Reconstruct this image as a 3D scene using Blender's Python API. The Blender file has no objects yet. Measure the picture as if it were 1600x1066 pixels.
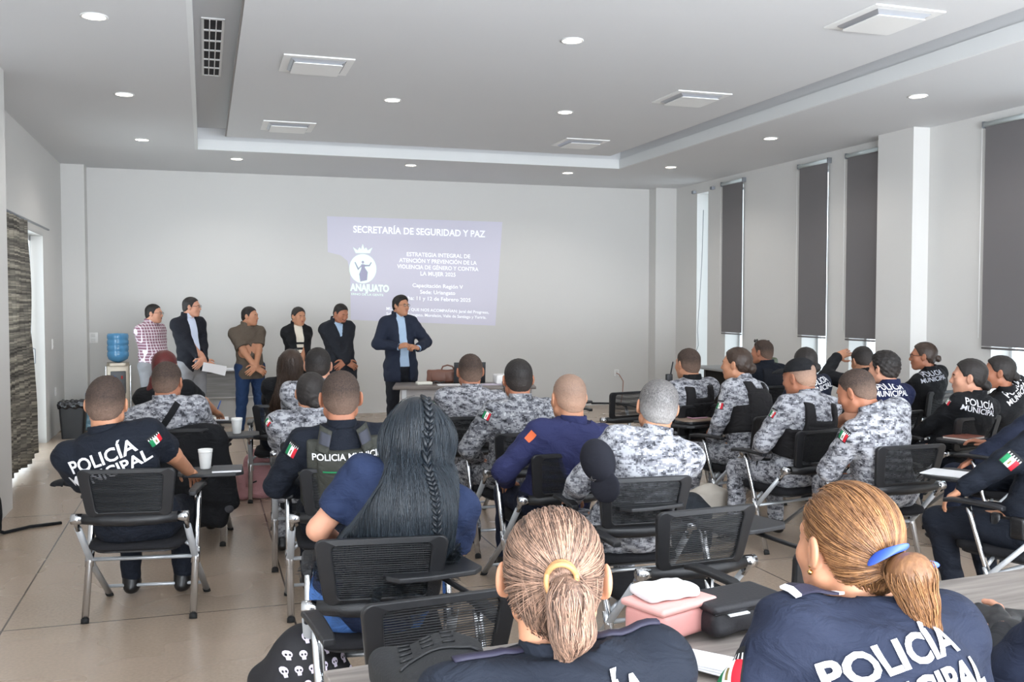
import bpy, math, random
import numpy as np
from mathutils import Vector, Matrix
random.seed(7); np.random.seed(7)
S = bpy.context.scene
# ------------------------------------------------------------------ camera, world, lights, exposure
CAMH = 1.68
cam = bpy.data.objects.new('camera', bpy.data.cameras.new('camera')); S.collection.objects.link(cam)
cam.data.sensor_width = 36; cam.data.lens = 36*1500/1600; cam.data.clip_start = .05
cam.location = (0, 0, CAMH)
YAW, PIT = math.radians(17.765), math.radians(2.33)
cam.rotation_euler = (math.pi/2-PIT, 0, -YAW)
S.camera = cam
S.view_settings.view_transform = 'Standard'; S.view_settings.look = 'None'
S.view_settings.gamma = 1; S.view_settings.use_curve_mapping = False
S.view_settings.exposure = 0.27
wd = bpy.data.worlds.new('daylight'); S.world = wd; wd.use_nodes = True
wd.node_tree.nodes['Background'].inputs[0].default_value = (.86, .94, 1, 1)
wd.node_tree.nodes['Background'].inputs[1].default_value = 3.2
def area(name, loc, rot, sx, sy, power, col=(1, 1, 1), spread=math.pi):
    l = bpy.data.lights.new(name, 'AREA'); l.shape = 'RECTANGLE'; l.size = sx; l.size_y = sy; l.energy = power; l.color = col; l.spread = spread
    o = bpy.data.objects.new(name, l); o.location = loc; o.rotation_euler = rot; S.collection.objects.link(o); return o
# added fill lamps behind the camera; daylight by the glazed door on the left
area('rear_fill_light', (2.9, -2.8, 1.7), (math.radians(90), 0, 0), 8.5, 2.4, 150, (.92, .96, 1))
area('rear_fill_bounce', (2.9, -2.2, 1.2), (math.radians(150), 0, 0), 8.5, 1.6, 1400, (.84, .91, 1))  # added lamp aimed at the ceiling, acts like a bounced flash
area('daylight_side_door', (-2.35, 11.1, 1.3), (math.radians(90), 0, math.radians(-90)), 3.6, 2.3, 60, (.92, .97, 1))
area('daylight_right_slits', (7.45, 2.0, 2.2), (math.radians(90), 0, math.radians(90)), 3.2, 2.4, 30, (.95, .98, 1))
DOWNLIGHT_W = 37

# ------------------------------------------------------------------ helpers
F_ = np.array([math.sin(YAW)*math.cos(PIT), math.cos(YAW)*math.cos(PIT), -math.sin(PIT)])
R_ = np.array([math.cos(YAW), -math.sin(YAW), 0.]); D_ = np.cross(F_, R_)
def ray(x, y): return (x-800)/1500*R_+(y-533)/1500*D_+F_
def atz(x, y, z): r = ray(x, y); return Vector(r*((z-CAMH)/r[2]))+Vector((0, 0, CAMH))
def aty(x, y, Y): r = ray(x, y); return Vector(r*(Y/r[1]))+Vector((0, 0, CAMH))
def atx(x, y, X): r = ray(x, y); return Vector(r*(X/r[0]))+Vector((0, 0, CAMH))
def link(o, parent=None):
    S.collection.objects.link(o)
    if parent is not None: o.parent = parent
    return o
def tag(o, label=None, cat=None, group=None, kind=None):
    if label: o['label'] = label
    if cat: o['category'] = cat
    if group: o['group'] = group
    if kind: o['kind'] = kind
    return o
def empty(name, loc, rz=0, label=None, cat=None, group=None):
    o = bpy.data.objects.new(name, None); o.location = loc; o.rotation_euler = (0, 0, rz); o.empty_display_size = .1
    link(o); return tag(o, label, cat, group)
def copy_tree(o, parent=None):
    c = o.copy(); S.collection.objects.link(c)
    if parent is not None: c.parent = parent
    for ch in list(o.children): copy_tree(ch, c)
    return c
def srgb(h):
    if isinstance(h, str):
        h = h.lstrip('#'); h = [int(h[i:i+2], 16)/255 for i in (0, 2, 4)]
    return tuple(((c/12.92) if c <= .04045 else ((c+.055)/1.055)**2.4) for c in h[:3])+(1,)
_M = {}
class NT:
    def __init__(s, m): s.t = m.node_tree; s.b = s.t.nodes['Principled BSDF']
    def n(s, typ, **kw):
        nd = s.t.nodes.new(typ)
        for k, v in kw.items():
            if k.startswith('_'): nd.inputs[int(k[1:])].default_value = v
            else: setattr(nd, k, v)
        return nd
    def l(s, a, b): s.t.links.new(a, b)
def mat(name, col='#808080', rough=.6, metal=0, bump=0, bscale=200, emis=0, spec=None, var=0, vscale=3, alpha=None, sheen=0, trans=0, ecol=None):
    if name in _M: return _M[name]
    m = bpy.data.materials.new(name); m.use_nodes = True; _M[name] = m
    q = NT(m); b = q.b; c = srgb(col)
    b.inputs['Base Color'].default_value = c; b.inputs['Roughness'].default_value = rough; b.inputs['Metallic'].default_value = metal
    if spec is not None: b.inputs['Specular IOR Level'].default_value = spec
    if trans: b.inputs['Transmission Weight'].default_value = trans
    if alpha is not None: b.inputs['Alpha'].default_value = alpha
    if sheen: b.inputs['Sheen Weight'].default_value = sheen; b.inputs['Sheen Roughness'].default_value = .6
    if emis: b.inputs['Emission Color'].default_value = srgb(ecol or col); b.inputs['Emission Strength'].default_value = emis
    if var or bump:
        tc = q.n('ShaderNodeTexCoord')
        if var:
            no = q.n('ShaderNodeTexNoise'); no.inputs['Scale'].default_value = vscale; no.inputs['Detail'].default_value = 6; q.l(tc.outputs['Object'], no.inputs['Vector'])
            mx = q.n('ShaderNodeMix', data_type='RGBA'); mx.inputs[6].default_value = tuple(x*(1-var) for x in c[:3])+(1,); mx.inputs[7].default_value = tuple(min(1, x*(1+var)) for x in c[:3])+(1,)
            q.l(no.outputs['Fac'], mx.inputs[0]); q.l(mx.outputs[2], b.inputs['Base Color'])
        if bump:
            n2 = q.n('ShaderNodeTexNoise'); n2.inputs['Scale'].default_value = bscale; n2.inputs['Detail'].default_value = 3; q.l(tc.outputs['Object'], n2.inputs['Vector'])
            bp = q.n('ShaderNodeBump'); bp.inputs['Strength'].default_value = bump; bp.inputs['Distance'].default_value = .003
            q.l(n2.outputs['Fac'], bp.inputs['Height']); q.l(bp.outputs['Normal'], b.inputs['Normal'])
    return m
def cloth(name, col, rough=.85, fold=.5):
    """woven cloth: colour, fine weave, soft creases"""
    if name in _M: return _M[name]
    m = mat(name, col, rough, spec=.25); q = NT(m); tc = q.n('ShaderNodeTexCoord')
    n1 = q.n('ShaderNodeTexNoise'); n1.inputs['Scale'].default_value = 9; n1.inputs['Detail'].default_value = 4; n1.inputs['Distortion'].default_value = 1.5
    mp = q.n('ShaderNodeMapping'); mp.inputs['Scale'].default_value = (1, 1, 1.8); mp.inputs['Rotation'].default_value = (.5, .6, .3)
    q.l(tc.outputs['Object'], mp.inputs[0]); q.l(mp.outputs[0], n1.inputs['Vector'])
    n2 = q.n('ShaderNodeTexNoise'); n2.inputs['Scale'].default_value = 320; q.l(tc.outputs['Object'], n2.inputs['Vector'])
    b1 = q.n('ShaderNodeBump'); b1.inputs['Strength'].default_value = fold; b1.inputs['Distance'].default_value = .03; q.l(n1.outputs['Fac'], b1.inputs['Height'])
    b2 = q.n('ShaderNodeBump'); b2.inputs['Strength'].default_value = .25; b2.inputs['Distance'].default_value = .002; q.l(n2.outputs['Fac'], b2.inputs['Height']); q.l(b1.outputs['Normal'], b2.inputs['Normal'])
    q.l(b2.outputs['Normal'], q.b.inputs['Normal'])
    return m
def camo(name, cell=.0085, cols=('#34353a', '#5e5f65', '#85868c', '#a9aaaf'), stops=(0, .385, .455, .525), rot=0):
    if name in _M: return _M[name]
    m = mat(name, '#999999', .85, spec=.2); q = NT(m); tc = q.n('ShaderNodeTexCoord')
    mp = q.n('ShaderNodeMapping'); mp.inputs['Rotation'].default_value = (0, 0, rot); q.l(tc.outputs['Object'], mp.inputs[0])
    sn = q.n('ShaderNodeVectorMath', operation='SNAP'); sn.inputs[1].default_value = (cell, cell, cell*.8); q.l(mp.outputs[0], sn.inputs[0])
    m2 = q.n('ShaderNodeMapping'); m2.inputs['Scale'].default_value = (.8, .8, 1.7); q.l(sn.outputs[0], m2.inputs[0])
    n1 = q.n('ShaderNodeTexNoise'); n1.inputs['Scale'].default_value = 25; n1.inputs['Detail'].default_value = 4; n1.inputs['Roughness'].default_value = .72; q.l(m2.outputs[0], n1.inputs['Vector'])
    cr = q.n('ShaderNodeValToRGB'); cr.color_ramp.interpolation = 'CONSTANT'
    e = cr.color_ramp.elements
    while len(e) < len(cols): e.new(.5)
    for i, (s, c) in enumerate(zip(stops, cols)): e[i].position = s; e[i].color = srgb(c)
    q.l(n1.outputs['Fac'], cr.inputs[0]); q.l(cr.outputs[0], q.b.inputs['Base Color'])
    n3 = q.n('ShaderNodeTexNoise'); n3.inputs['Scale'].default_value = 10; n3.inputs['Detail'].default_value = 4; n3.inputs['Distortion'].default_value = 1.2; q.l(tc.outputs['Object'], n3.inputs['Vector'])
    b1 = q.n('ShaderNodeBump'); b1.inputs['Strength'].default_value = .55; b1.inputs['Distance'].default_value = .03; q.l(n3.outputs['Fac'], b1.inputs['Height']); q.l(b1.outputs['Normal'], q.b.inputs['Normal'])
    return m
class MB:
    """collects shapes; build() links them as ONE mesh"""
    def __init__(s): s.v = []; s.f = []; s.mi = []; s.mats = []; s.sm = []
    def _mi(s, m):
        if m is None: return 0
        if m not in s.mats: s.mats.append(m)
        return s.mats.index(m)
    def add(s, vs, fs, m=None, smooth=False):
        b = len(s.v); s.v += [tuple(v) for v in vs]; i = s._mi(m)
        for f in fs: s.f.append([b+k for k in f]); s.mi.append(i); s.sm.append(smooth)
        return s
    def box(s, c, d, m=None, M=None, bev=0):
        x, y, z = [k/2 for k in d]
        if bev:
            return s.rbox(c, d, bev, m, M)
        vs = [Vector((sx*x, sy*y, sz*z)) for sx in (-1, 1) for sy in (-1, 1) for sz in (-1, 1)]
        if M is not None: vs = [M @ v for v in vs]
        vs = [v+Vector(c) for v in vs]
        return s.add(vs, [(0, 1, 3, 2), (4, 6, 7, 5), (0, 4, 5, 1), (2, 3, 7, 6), (0, 2, 6, 4), (1, 5, 7, 3)], m)
    def rbox(s, c, d, r, m=None, M=None, n=3):
        """box with rounded edges (superellipsoid-free: sphere corners pushed out)"""
        N = 4*n; vs = []; fs = []
        hx, hy, hz = [max(k/2-r, 0) for k in d]
        rings = []
        for j in range(2*n+2):
            if j <= n: ph = -math.pi/2+math.pi/2*j/n; zz = -hz
            else: ph = math.pi/2*(j-n-1)/n; zz = hz
            ring = []
            for q in range(4):
                for i in range(n+1):
                    th = math.pi/2*(q+i/n)
                    sx = 1 if q in (0, 3) else -1; sy = 1 if q in (0, 1) else -1
                    ring.append(Vector((sx*hx+r*math.cos(ph)*math.cos(th), sy*hy+r*math.cos(ph)*math.sin(th), zz+r*math.sin(ph))))
            rings.append(ring)
        L = len(rings[0])
        for rg in rings:
            for v in rg:
                if M is not None: v = M @ v
                vs.append(v+Vector(c))
        for j in range(len(rings)-1):
            for i in range(L): fs.append((j*L+i, j*L+(i+1) % L, (j+1)*L+(i+1) % L, (j+1)*L+i))
        fs.append(tuple(range(L-1, -1, -1))); fs.append(tuple((len(rings)-1)*L+i for i in range(L)))
        return s.add(vs, fs, m, True)
    def tube(s, pts, r, m=None, n=10, cap=True, sx=1.0, smooth=True):
        """pts polyline; r radius or list"""
        pts = [Vector(p) for p in pts]; rr = r if isinstance(r, (list, tuple)) else [r]*len(pts)
        T0 = (pts[1]-pts[0]).normalized(); up = Vector((0, 0, 1)) if abs(T0.z) < .95 else Vector((0, 1, 0))
        N_ = T0.cross(up).normalized(); vs = []; fs = []
        for i, p in enumerate(pts):
            if i == 0: T = T0
            elif i == len(pts)-1: T = (pts[i]-pts[i-1]).normalized()
            else: T = ((pts[i]-pts[i-1]).normalized()+(pts[i+1]-pts[i]).normalized()).normalized()
            N_ = (N_-T*N_.dot(T)).normalized(); B = T.cross(N_)
            for k in range(n):
                a = 2*math.pi*k/n; vs.append(p+N_*math.cos(a)*rr[i]*sx+B*math.sin(a)*rr[i])
        for i in range(len(pts)-1):
            for k in range(n): fs.append((i*n+k, i*n+(k+1) % n, (i+1)*n+(k+1) % n, (i+1)*n+k))
        if cap: fs.append(tuple(range(n-1, -1, -1))); fs.append(tuple((len(pts)-1)*n+k for k in range(n)))
        return s.add(vs, fs, m, smooth)
    def lathe(s, prof, c=(0, 0, 0), m=None, n=24, M=None, smooth=True):
        vs = []; fs = []
        for (r, z) in prof:
            for k in range(n):
                a = 2*math.pi*k/n; v = Vector((r*math.cos(a), r*math.sin(a), z))
                if M is not None: v = M @ v
                vs.append(v+Vector(c))
        for i in range(len(prof)-1):
            for k in range(n): fs.append((i*n+k, i*n+(k+1) % n, (i+1)*n+(k+1) % n, (i+1)*n+k))
        fs.append(tuple(range(n-1, -1, -1))); fs.append(tuple((len(prof)-1)*n+k for k in range(n)))
        return s.add(vs, fs, m, smooth)
    def prism(s, poly, z0, z1, m=None, M=None, c=(0, 0, 0), smooth=False):
        n = len(poly); vs = [Vector((x, y, z)) for z in (z0, z1) for x, y in poly]
        if M is not None: vs = [M @ v for v in vs]
        vs = [v+Vector(c) for v in vs]
        fs = [tuple(range(n-1, -1, -1)), tuple(range(n, 2*n))]+[(i, (i+1) % n, n+(i+1) % n, n+i) for i in range(n)]
        return s.add(vs, fs, m, smooth)
    def sphere(s, c, r, m=None, n=14, sc=(1, 1, 1), M=None):
        vs = []; fs = []; h = n//2
        for j in range(h+1):
            ph = -math.pi/2+math.pi*j/h
            for i in range(n):
                a = 2*math.pi*i/n; v = Vector((math.cos(ph)*math.cos(a)*r*sc[0], math.cos(ph)*math.sin(a)*r*sc[1], math.sin(ph)*r*sc[2]))
                if M is not None: v = M @ v
                vs.append(v+Vector(c))
        for j in range(h):
            for i in range(n): fs.append((j*n+i, j*n+(i+1) % n, (j+1)*n+(i+1) % n, (j+1)*n+i))
        return s.add(vs, fs, m, True)
    def build(s, name, m=None, parent=None):
        me = bpy.data.meshes.new(name); me.from_pydata(s.v, [], s.f)
        ms = s.mats if s.mats else [m]
        for x in ms: me.materials.append(x)
        me.polygons.foreach_set('use_smooth', s.sm)
        if s.mats: me.polygons.foreach_set('material_index', s.mi)
        me.update(); o = bpy.data.objects.new(name, me); link(o, parent); return o
def rpoly(w, h, r, n=5, cx=0, cy=0):
    out = []
    for q, (sx, sy) in enumerate(((1, 1), (-1, 1), (-1, -1), (1, -1))):
        for i in range(n+1):
            a = math.pi/2*(q+i/n); out.append((cx+sx*(w/2-r)+r*math.cos(a), cy+sy*(h/2-r)+r*math.sin(a)))
    return out
def text_mesh(txt, size, bold=0, align='CENTER', sx=1.0, ext=0):
    """returns verts (x,y) triangles of a line of lettering"""
    cu = bpy.data.curves.new('lettering', 'FONT'); cu.body = txt; cu.size = size; cu.align_x = align; cu.offset = bold*size; cu.resolution_u = 3
    o = bpy.data.objects.new('lettering', cu); S.collection.objects.link(o)
    dg = bpy.context.evaluated_depsgraph_get(); me = o.evaluated_get(dg).to_mesh()
    me.calc_loop_triangles()
    v = [(a.co.x*sx, a.co.y) for a in me.vertices]; f = [tuple(t.vertices) for t in me.loop_triangles]
    o.evaluated_get(dg).to_mesh_clear(); bpy.data.objects.remove(o); bpy.data.curves.remove(cu)
    return v, f
def flat_text(mb, txt, size, O, X, Y, m, bold=0, align='CENTER', sx=1.0, lift=0):
    v, f = text_mesh(txt, size, bold, align, sx); X = Vector(X).normalized(); Y = Vector(Y).normalized(); Nn = X.cross(Y); O = Vector(O)+Nn*lift
    mb.add([O+X*a+Y*b for a, b in v], f, m)

# ------------------------------------------------------------------ materials of the room
def wall_mat(name, col):
    m = mat(name, col, .75, bump=.12, bscale=60, spec=.25, var=.025, vscale=.7); return m
WALL = wall_mat('painted_wall', '#d1d0cd'); CEIL = wall_mat('painted_ceiling', '#d2d3d4'); FASC = wall_mat('painted_fascia', '#dee0e0')
WHITE = mat('white_plastic', '#e8e8e6', .4); BLACKP = mat('black_plastic', '#17181b', .45, bump=.1, bscale=400)
CHROME = mat('chrome', '#c9cbce', .18, 1); STEEL = mat('silver_tube', '#b4b8bc', .36, .45); GREYM = mat('grey_metal', '#8d9196', .4, .6)
RUB = mat('black_rubber', '#101010', .8)

def floor_material():
    m = mat('polished_concrete', '#9a8d80', .28, spec=.5); q = NT(m); tc = q.n('ShaderNodeTexCoord')
    n1 = q.n('ShaderNodeTexNoise'); n1.inputs['Scale'].default_value = .8; n1.inputs['Detail'].default_value = 3; n1.inputs['Roughness'].default_value = .5; q.l(tc.outputs['Object'], n1.inputs[0])
    cr = q.n('ShaderNodeValToRGB'); e = cr.color_ramp.elements; e[0].position = .12; e[0].color = srgb('#978676'); e[1].position = .88; e[1].color = srgb('#ae9c8a')
    q.l(n1.outputs['Fac'], cr.inputs[0])
    n2 = q.n('ShaderNodeTexNoise'); n2.inputs['Scale'].default_value = 60; n2.inputs['Detail'].default_value = 4; q.l(tc.outputs['Object'], n2.inputs[0])
    mx = q.n('ShaderNodeMix', data_type='RGBA', blend_type='OVERLAY'); mx.inputs[0].default_value = .25; q.l(cr.outputs[0], mx.inputs[6]); q.l(n2.outputs['Fac'], mx.inputs[7])
    # saw-cut joints
    sp = q.n('ShaderNodeSeparateXYZ'); q.l(tc.outputs['Object'], sp.inputs[0])
    def joint(out, step, off, w=.006):
        a = q.n('ShaderNodeMath', operation='ADD'); a.inputs[1].default_value = off; q.l(out, a.inputs[0])
        md = q.n('ShaderNodeMath', operation='PINGPONG'); md.inputs[1].default_value = step/2; q.l(a.outputs[0], md.inputs[0])
        lt = q.n('ShaderNodeMath', operation='LESS_THAN'); lt.inputs[1].default_value = w; q.l(md.outputs[0], lt.inputs[0]); return lt.outputs[0]
    jx = joint(sp.outputs[0], 1.44, -.435+14.4, .005); jy = joint(sp.outputs[1], 2.86, -5.40+28.6, .005)
    mxx = q.n('ShaderNodeMath', operation='MAXIMUM'); q.l(jx, mxx.inputs[0]); q.l(jy, mxx.inputs[1])
    m3 = q.n('ShaderNodeMix', data_type='RGBA'); q.l(mxx.outputs[0], m3.inputs[0]); q.l(mx.outputs[2], m3.inputs[6]); m3.inputs[7].default_value = srgb('#54483f')
    q.l(m3.outputs[2], q.b.inputs['Base Color'])
    r = q.n('ShaderNodeMapRange'); r.inputs[3].default_value = .22; r.inputs[4].default_value = .32; q.l(n1.outputs['Fac'], r.inputs[0]); q.l(r.outputs[0], q.b.inputs['Roughness'])
    return m
def wood(name, c0, c1, axis=0, rough=.45):
    m = mat(name, c0, rough); q = NT(m); tc = q.n('ShaderNodeTexCoord'); mp = q.n('ShaderNodeMapping')
    sc = [22, 22, 22]; sc[axis] = 1.6; mp.inputs['Scale'].default_value = sc; q.l(tc.outputs['Object'], mp.inputs[0])
    n = q.n('ShaderNodeTexNoise'); n.inputs['Scale'].default_value = 1.6; n.inputs['Detail'].default_value = 7; n.inputs['Distortion'].default_value = .4; q.l(mp.outputs[0], n.inputs[0])
    cr = q.n('ShaderNodeValToRGB'); e = cr.color_ramp.elements; e[0].position = .35; e[0].color = srgb(c0); e[1].position = .65; e[1].color = srgb(c1)
    q.l(n.outputs['Fac'], cr.inputs[0]); q.l(cr.outputs[0], q.b.inputs['Base Color']); return m
GWOOD = wood('grey_oak_laminate', '#77706b', '#9c948d'); DWOOD = wood('dark_grey_laminate', '#55504e', '#6c6663')
FLOORM = floor_material()

# ------------------------------------------------------------------ the room
XL, XR, YB, YF, ZC = -1.81, 7.37, 14.44, -3.0, 3.53
def struct(name, mb, m, parent=None):
    o = mb.build(name, m, parent); o['kind'] = 'structure'; return o
struct('floor', MB().box(((XL+XR)/2, (YB+YF)/2, -.05), (XR-XL+1.6, YB-YF+.4, .1)), FLOORM)
struct('wall_back', MB().box(((XL+XR)/2, YB+.1, ZC/2+.3), (XR-XL+.4, .2, ZC+.6)), WALL)
struct('wall_rear', MB().box(((XL+XR)/2, YF-.1, ZC/2+.3), (XR-XL+.4, .2, ZC+.6)), WALL)
# right wall with tall slit windows
W_ = .30
slots = [(13.15, 13.50, .30, 3.37), (12.14, 12.62, .30, 3.37), (10.18, 10.70, .30, 3.37), (9.22, 9.74, .30, 3.37), (6.95, 7.55, .30, 3.37), (6.0, 6.5, .3, 3.37)]
b = MB(); ys = [YF-.2]
edges = sorted(slots)
y = YF-.2
for (a, c, z0, z1) in edges:
    b.box((XR+W_/2, (y+a)/2, ZC/2+.3), (W_, a-y, ZC+.6))
    b.box((XR+W_/2, (a+c)/2, z0/2), (W_, c-a, z0)); b.box((XR+W_/2, (a+c)/2, (z1+ZC+.6)/2), (W_, c-a, ZC+.6-z1)); y = c
b.box((XR+W_/2, (y+YB+.2)/2, ZC/2+.3), (W_, YB+.2-y, ZC+.6))
struct('wall_right', b, WALL)
GLASS = mat('window_glass', '#f4fbff', .05, trans=1, spec=.5)
_q = NT(GLASS); _q.b.inputs['IOR'].default_value = 1.02
ALU = mat('white_aluminium', '#e2e5e6', .35, .2)
for i, (a, c, z0, z1) in enumerate(slots):
    w = MB(); X = XR+W_-.05
    for yy in (a+.015, c-.015): w.box((X, yy, (z0+z1)/2), (.04, .03, z1-z0))
    for zz in (z0+.015, z1-.015): w.box((X, (a+c)/2, zz), (.04, c-a, .03))
    o = struct('window_%d' % (i+1), w, ALU); g = MB().box((X, (a+c)/2, (z0+z1)/2), (.006, c-a-.05, z1-z0-.05)).build('pane', GLASS, o)
# pilasters
struct('trim_1', MB().box((7.19, YB-.12, ZC/2), (.38, .26, ZC)), WALL)       # right far corner pilaster
struct('trim_2', MB().box((XL+.14, YB-.15, ZC/2), (.30, .30, ZC)), WALL)     # left far corner pilaster
struct('trim_3', MB().box((XR-.10, 8.72, ZC/2), (.22, .56, ZC)), WALL)       # pilaster on right wall
struct('trim_4', MB().box((XL+.15, 8.35, ZC/2), (.31, .55, ZC)), WALL)       # pier by the camera on the left
# left wall with wide glazed door
d0, d1, dz = 9.6, 12.55, 2.46
b = MB(); b.box((XL-.12, (YF-.2+d0)/2, ZC/2+.3), (.24, d0-YF+.2, ZC+.6)); b.box((XL-.12, (d1+YB+.2)/2, ZC/2+.3), (.24, YB+.2-d1, ZC+.6)); b.box((XL-.12, (d0+d1)/2, (dz+ZC+.6)/2), (.24, d1-d0, ZC+.6-dz))
struct('wall_left', b, WALL)
dr = MB(); X = XL-.16
for yy in (d0+.03, d0+(d1-d0)/3, d0+(d1-d0)*2/3, d1-.28, d1-.2, d1-.06): dr.box((X, yy, dz/2), (.06, .05, dz))
for zz in (.03, dz-.03): dr.box((X, (d0+d1)/2, zz), (.06, d1-d0, .06))
o = struct('door_1', dr, ALU); MB().box((X, (d0+d1)/2, dz/2), (.008, d1-d0-.1, dz-.1)).build('pane', GLASS, o)
MB().tube([(X+.05, d1-.24, .95), (X+.09, d1-.24, .97), (X+.09, d1-.24, 1.13), (X+.05, d1-.24, 1.15)], .008).build('door_handle', GREYM, o)
OUT = mat('outdoor_paving', '#d8d6d0', .9)
struct('ground_outside', MB().box((XL-2.2, 11, -.06), (3.6, 9, .08)), OUT)
# ceiling: perimeter soffit, recess, dropped inner panel
tx0, tx1, ty1 = -.085, 5.545, 12.36
b = MB(); T = .5
b.box(((XL+tx0)/2, (YF+YB)/2, ZC+T/2), (tx0-XL, YB-YF, T)); b.box(((tx1+XR)/2, (YF+YB)/2, ZC+T/2), (XR-tx1, YB-YF, T))
b.box(((tx0+tx1)/2, (ty1+YB)/2, ZC+T/2), (tx1-tx0, YB-ty1, T)); b.box(((tx0+tx1)/2, (YF-.5+YF)/2, ZC+T/2), (tx1-tx0, .5, T))
b.box(((tx0+tx1)/2, (YF+ty1)/2, ZC+.27+.1), (tx1-tx0, ty1-YF, .2))
struct('ceiling', b, CEIL)
b = MB(); e = .035
b.box(((tx0+tx1)/2, ty1-e/2, ZC+.062), (tx1-tx0, e, .125)); b.box((tx1-e/2, (YF+ty1-e)/2, ZC+.062), (e, ty1-YF-e, .125)); b.box((tx0+e/2, (YF+ty1-e)/2, ZC+.062), (e, ty1-YF-e, .125))
struct('trim_5', b, FASC)
px0, px1, py1, PZ = .275, 5.19, 11.90, ZC+.115
b = MB(); b.box(((px0+px1)/2, (YF+.3+py1)/2, PZ+.06), (px1-px0, py1-YF-.3, .12))
struct('ceiling_panel', b, CEIL)
b = MB(); b.box(((px0+px1)/2, (YF+.3+py1)/2, PZ-.004), (px1-px0+.03, py1-YF-.3+.03, .014))
struct('trim_6', b, mat('painted_shadow_gap', '#8f8b88', .6))  # grey edge strip paints the shade line around the dropped panel
b = MB(); b.box(((px0+px1)/2, (YF+.3+py1)/2, PZ-.009), (px1-px0, py1-YF-.3, .014)); struct('ceiling_board', b, CEIL)
PZ = PZ-.016
# floor outlet conduit along the back wall
struct('trim_7', MB().box((-.2, YB-.012, .30), (3.0, .022, .018)), WHITE)

# downlights
LAMP = mat('lamp_diffuser', '#fff6ea', .5, emis=14, ecol='#fff1e0'); RING = mat('lamp_ring', '#dcdcda', .5)
proto = empty('ceiling_downlight', (0, 0, 0))
rg = MB(); rg.lathe([(.085, 0), (.088, -.006), (.074, -.009), (.070, -.004), (.070, 0)], m=RING, n=32); rg.build('ring', RING, proto)
MB().lathe([(.069, -.001), (.069, -.0045), (.03, -.0055), (0.001, -.006)], n=28).build('diffuser', LAMP, proto)
lab = {(147, 25): 'round downlight nearest the left edge of the ceiling, largest of the left row', (194, 147): 'round downlight second in the left soffit row, level with the slot vent',
 (222, 218): 'round downlight at the far end of the left soffit row', (370, 248): 'round downlight leftmost in the far soffit above the back wall', (642, 258): 'round downlight in the far soffit above the projected slide',
 (887, 270): 'round downlight in the far soffit right of the projected slide', (1048, 261): 'round downlight at the far end of the right soffit row', (1204, 216): 'round downlight in the right soffit above the first two slit blinds',
 (1434, 150): 'round downlight nearest in the right soffit, before the wide blind', (613, 156): 'round downlight leftmost in the central ceiling panel', (883, 175): 'round downlight farthest right in the central panel beside the square diffusers', (894, 63): 'round downlight nearest the top edge in the central ceiling panel'}
pts = []
for (px, py), L in lab.items():
    zz = PZ if (px, py) in ((613, 156), (883, 175), (894, 63)) else ZC
    pts.append((atz(px, py, zz), L))
for k, (p, L) in enumerate(pts+[(Vector((x, y, z)), None) for x, y, z in ((1.9, 6.6, PZ), (3.9, 3.6, PZ), (1.9, 3.6, PZ), (-.65, 3.6, ZC), (6.15, 4.4, ZC), (6.15, 1.6, ZC), (2.9, .8, PZ), (-.65, .8, ZC))]):
    if L:
        c = proto if k == 0 else copy_tree(proto); c.location = p; tag(c, L, 'ceiling light', 'round downlights')
    l = bpy.data.lights.new('downlight_lamp', 'SPOT'); l.energy = DOWNLIGHT_W*(1 if L else .18); l.spot_size = math.radians(150); l.spot_blend = .6; l.shadow_soft_size = .07; l.color = (1, .96, .915)
    lo = bpy.data.objects.new('downlight_lamp', l); lo.location = (p[0], p[1], p[2]-.02); S.collection.objects.link(lo)
# square diffusers
DARK = mat('vent_dark', '#1b1c20', .7)
proto = empty('air_diffuser', (0, 0, 0)); s = .56
f = MB()
for (cx, cy, w, h) in ((0, s/2-.03, s, .06), (0, -s/2+.03, s, .06), (s/2-.03, 0, .06, s-.12), (-s/2+.03, 0, .06, s-.12)): f.box((cx, cy, -.005), (w, h, .01))
f.build('frame', WHITE, proto)
d_ = MB()
for k, (a, z) in enumerate(((s/2-.06, -.006), (s/2-.085, -.022))):
    a2 = a-.022
    vs = [(sx*q, sy*q, zz) for q, zz in ((a, z), (a2, z-.018)) for sx, sy in ((-1, -1), (1, -1), (1, 1), (-1, 1))]
    d_.add(vs, [(i, (i+1) % 4, 4+(i+1) % 4, 4+i) for i in range(4)])
d_.build('louver', mat('diffuser_metal', '#b9bcc2', .3, .5), proto)
MB().box((0, 0, -.0015), (s-.12, s-.12, .002)).build('duct_opening', DARK, proto)
MB().prism(rpoly(s-.17, s-.17, .02), -.044, -.038).build('plate', WHITE, proto)
vl = [((494, 101), 'square white air diffuser nearest on the left of the ceiling panel'), ((450, 197), 'square white air diffuser at the far left of the ceiling panel'), ((1380, 30), 'square white air diffuser nearest on the right of the ceiling panel'), ((1080, 153), 'middle square air diffuser of the right row in the ceiling panel'), ((906, 223), 'square air diffuser at the far right corner of the ceiling panel')]
for k, (p, L) in enumerate(vl):
    c = proto if k == 0 else copy_tree(proto); c.location = atz(*p, PZ); tag(c, L, 'air vent', 'square ceiling diffusers')
sv = empty('slot_vent', (.09, 8.55, ZC+.27), 0, 'long narrow slot air vent in the left ceiling recess', 'air vent')
f = MB(); L_ = 1.88
for x in (-.075, .075): f.box((x, 0, -.004), (.02, L_, .008))
for yy in (-L_/2, L_/2): f.box((0, yy, -.004), (.17, .03, .008))
f.build('frame', WHITE, sv)
MB().box((0, 0, -.001), (.14, L_-.02, .002)).build('duct_opening', DARK, sv)
g = MB()
for x in (-.024, .024): g.box((x, 0, -.007), (.008, L_-.03, .01))
for k in range(1, 6): g.box((0, -L_/2+L_*k/6, -.0055), (.14, .03, .009))
g.build('grille', WHITE, sv)

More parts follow.
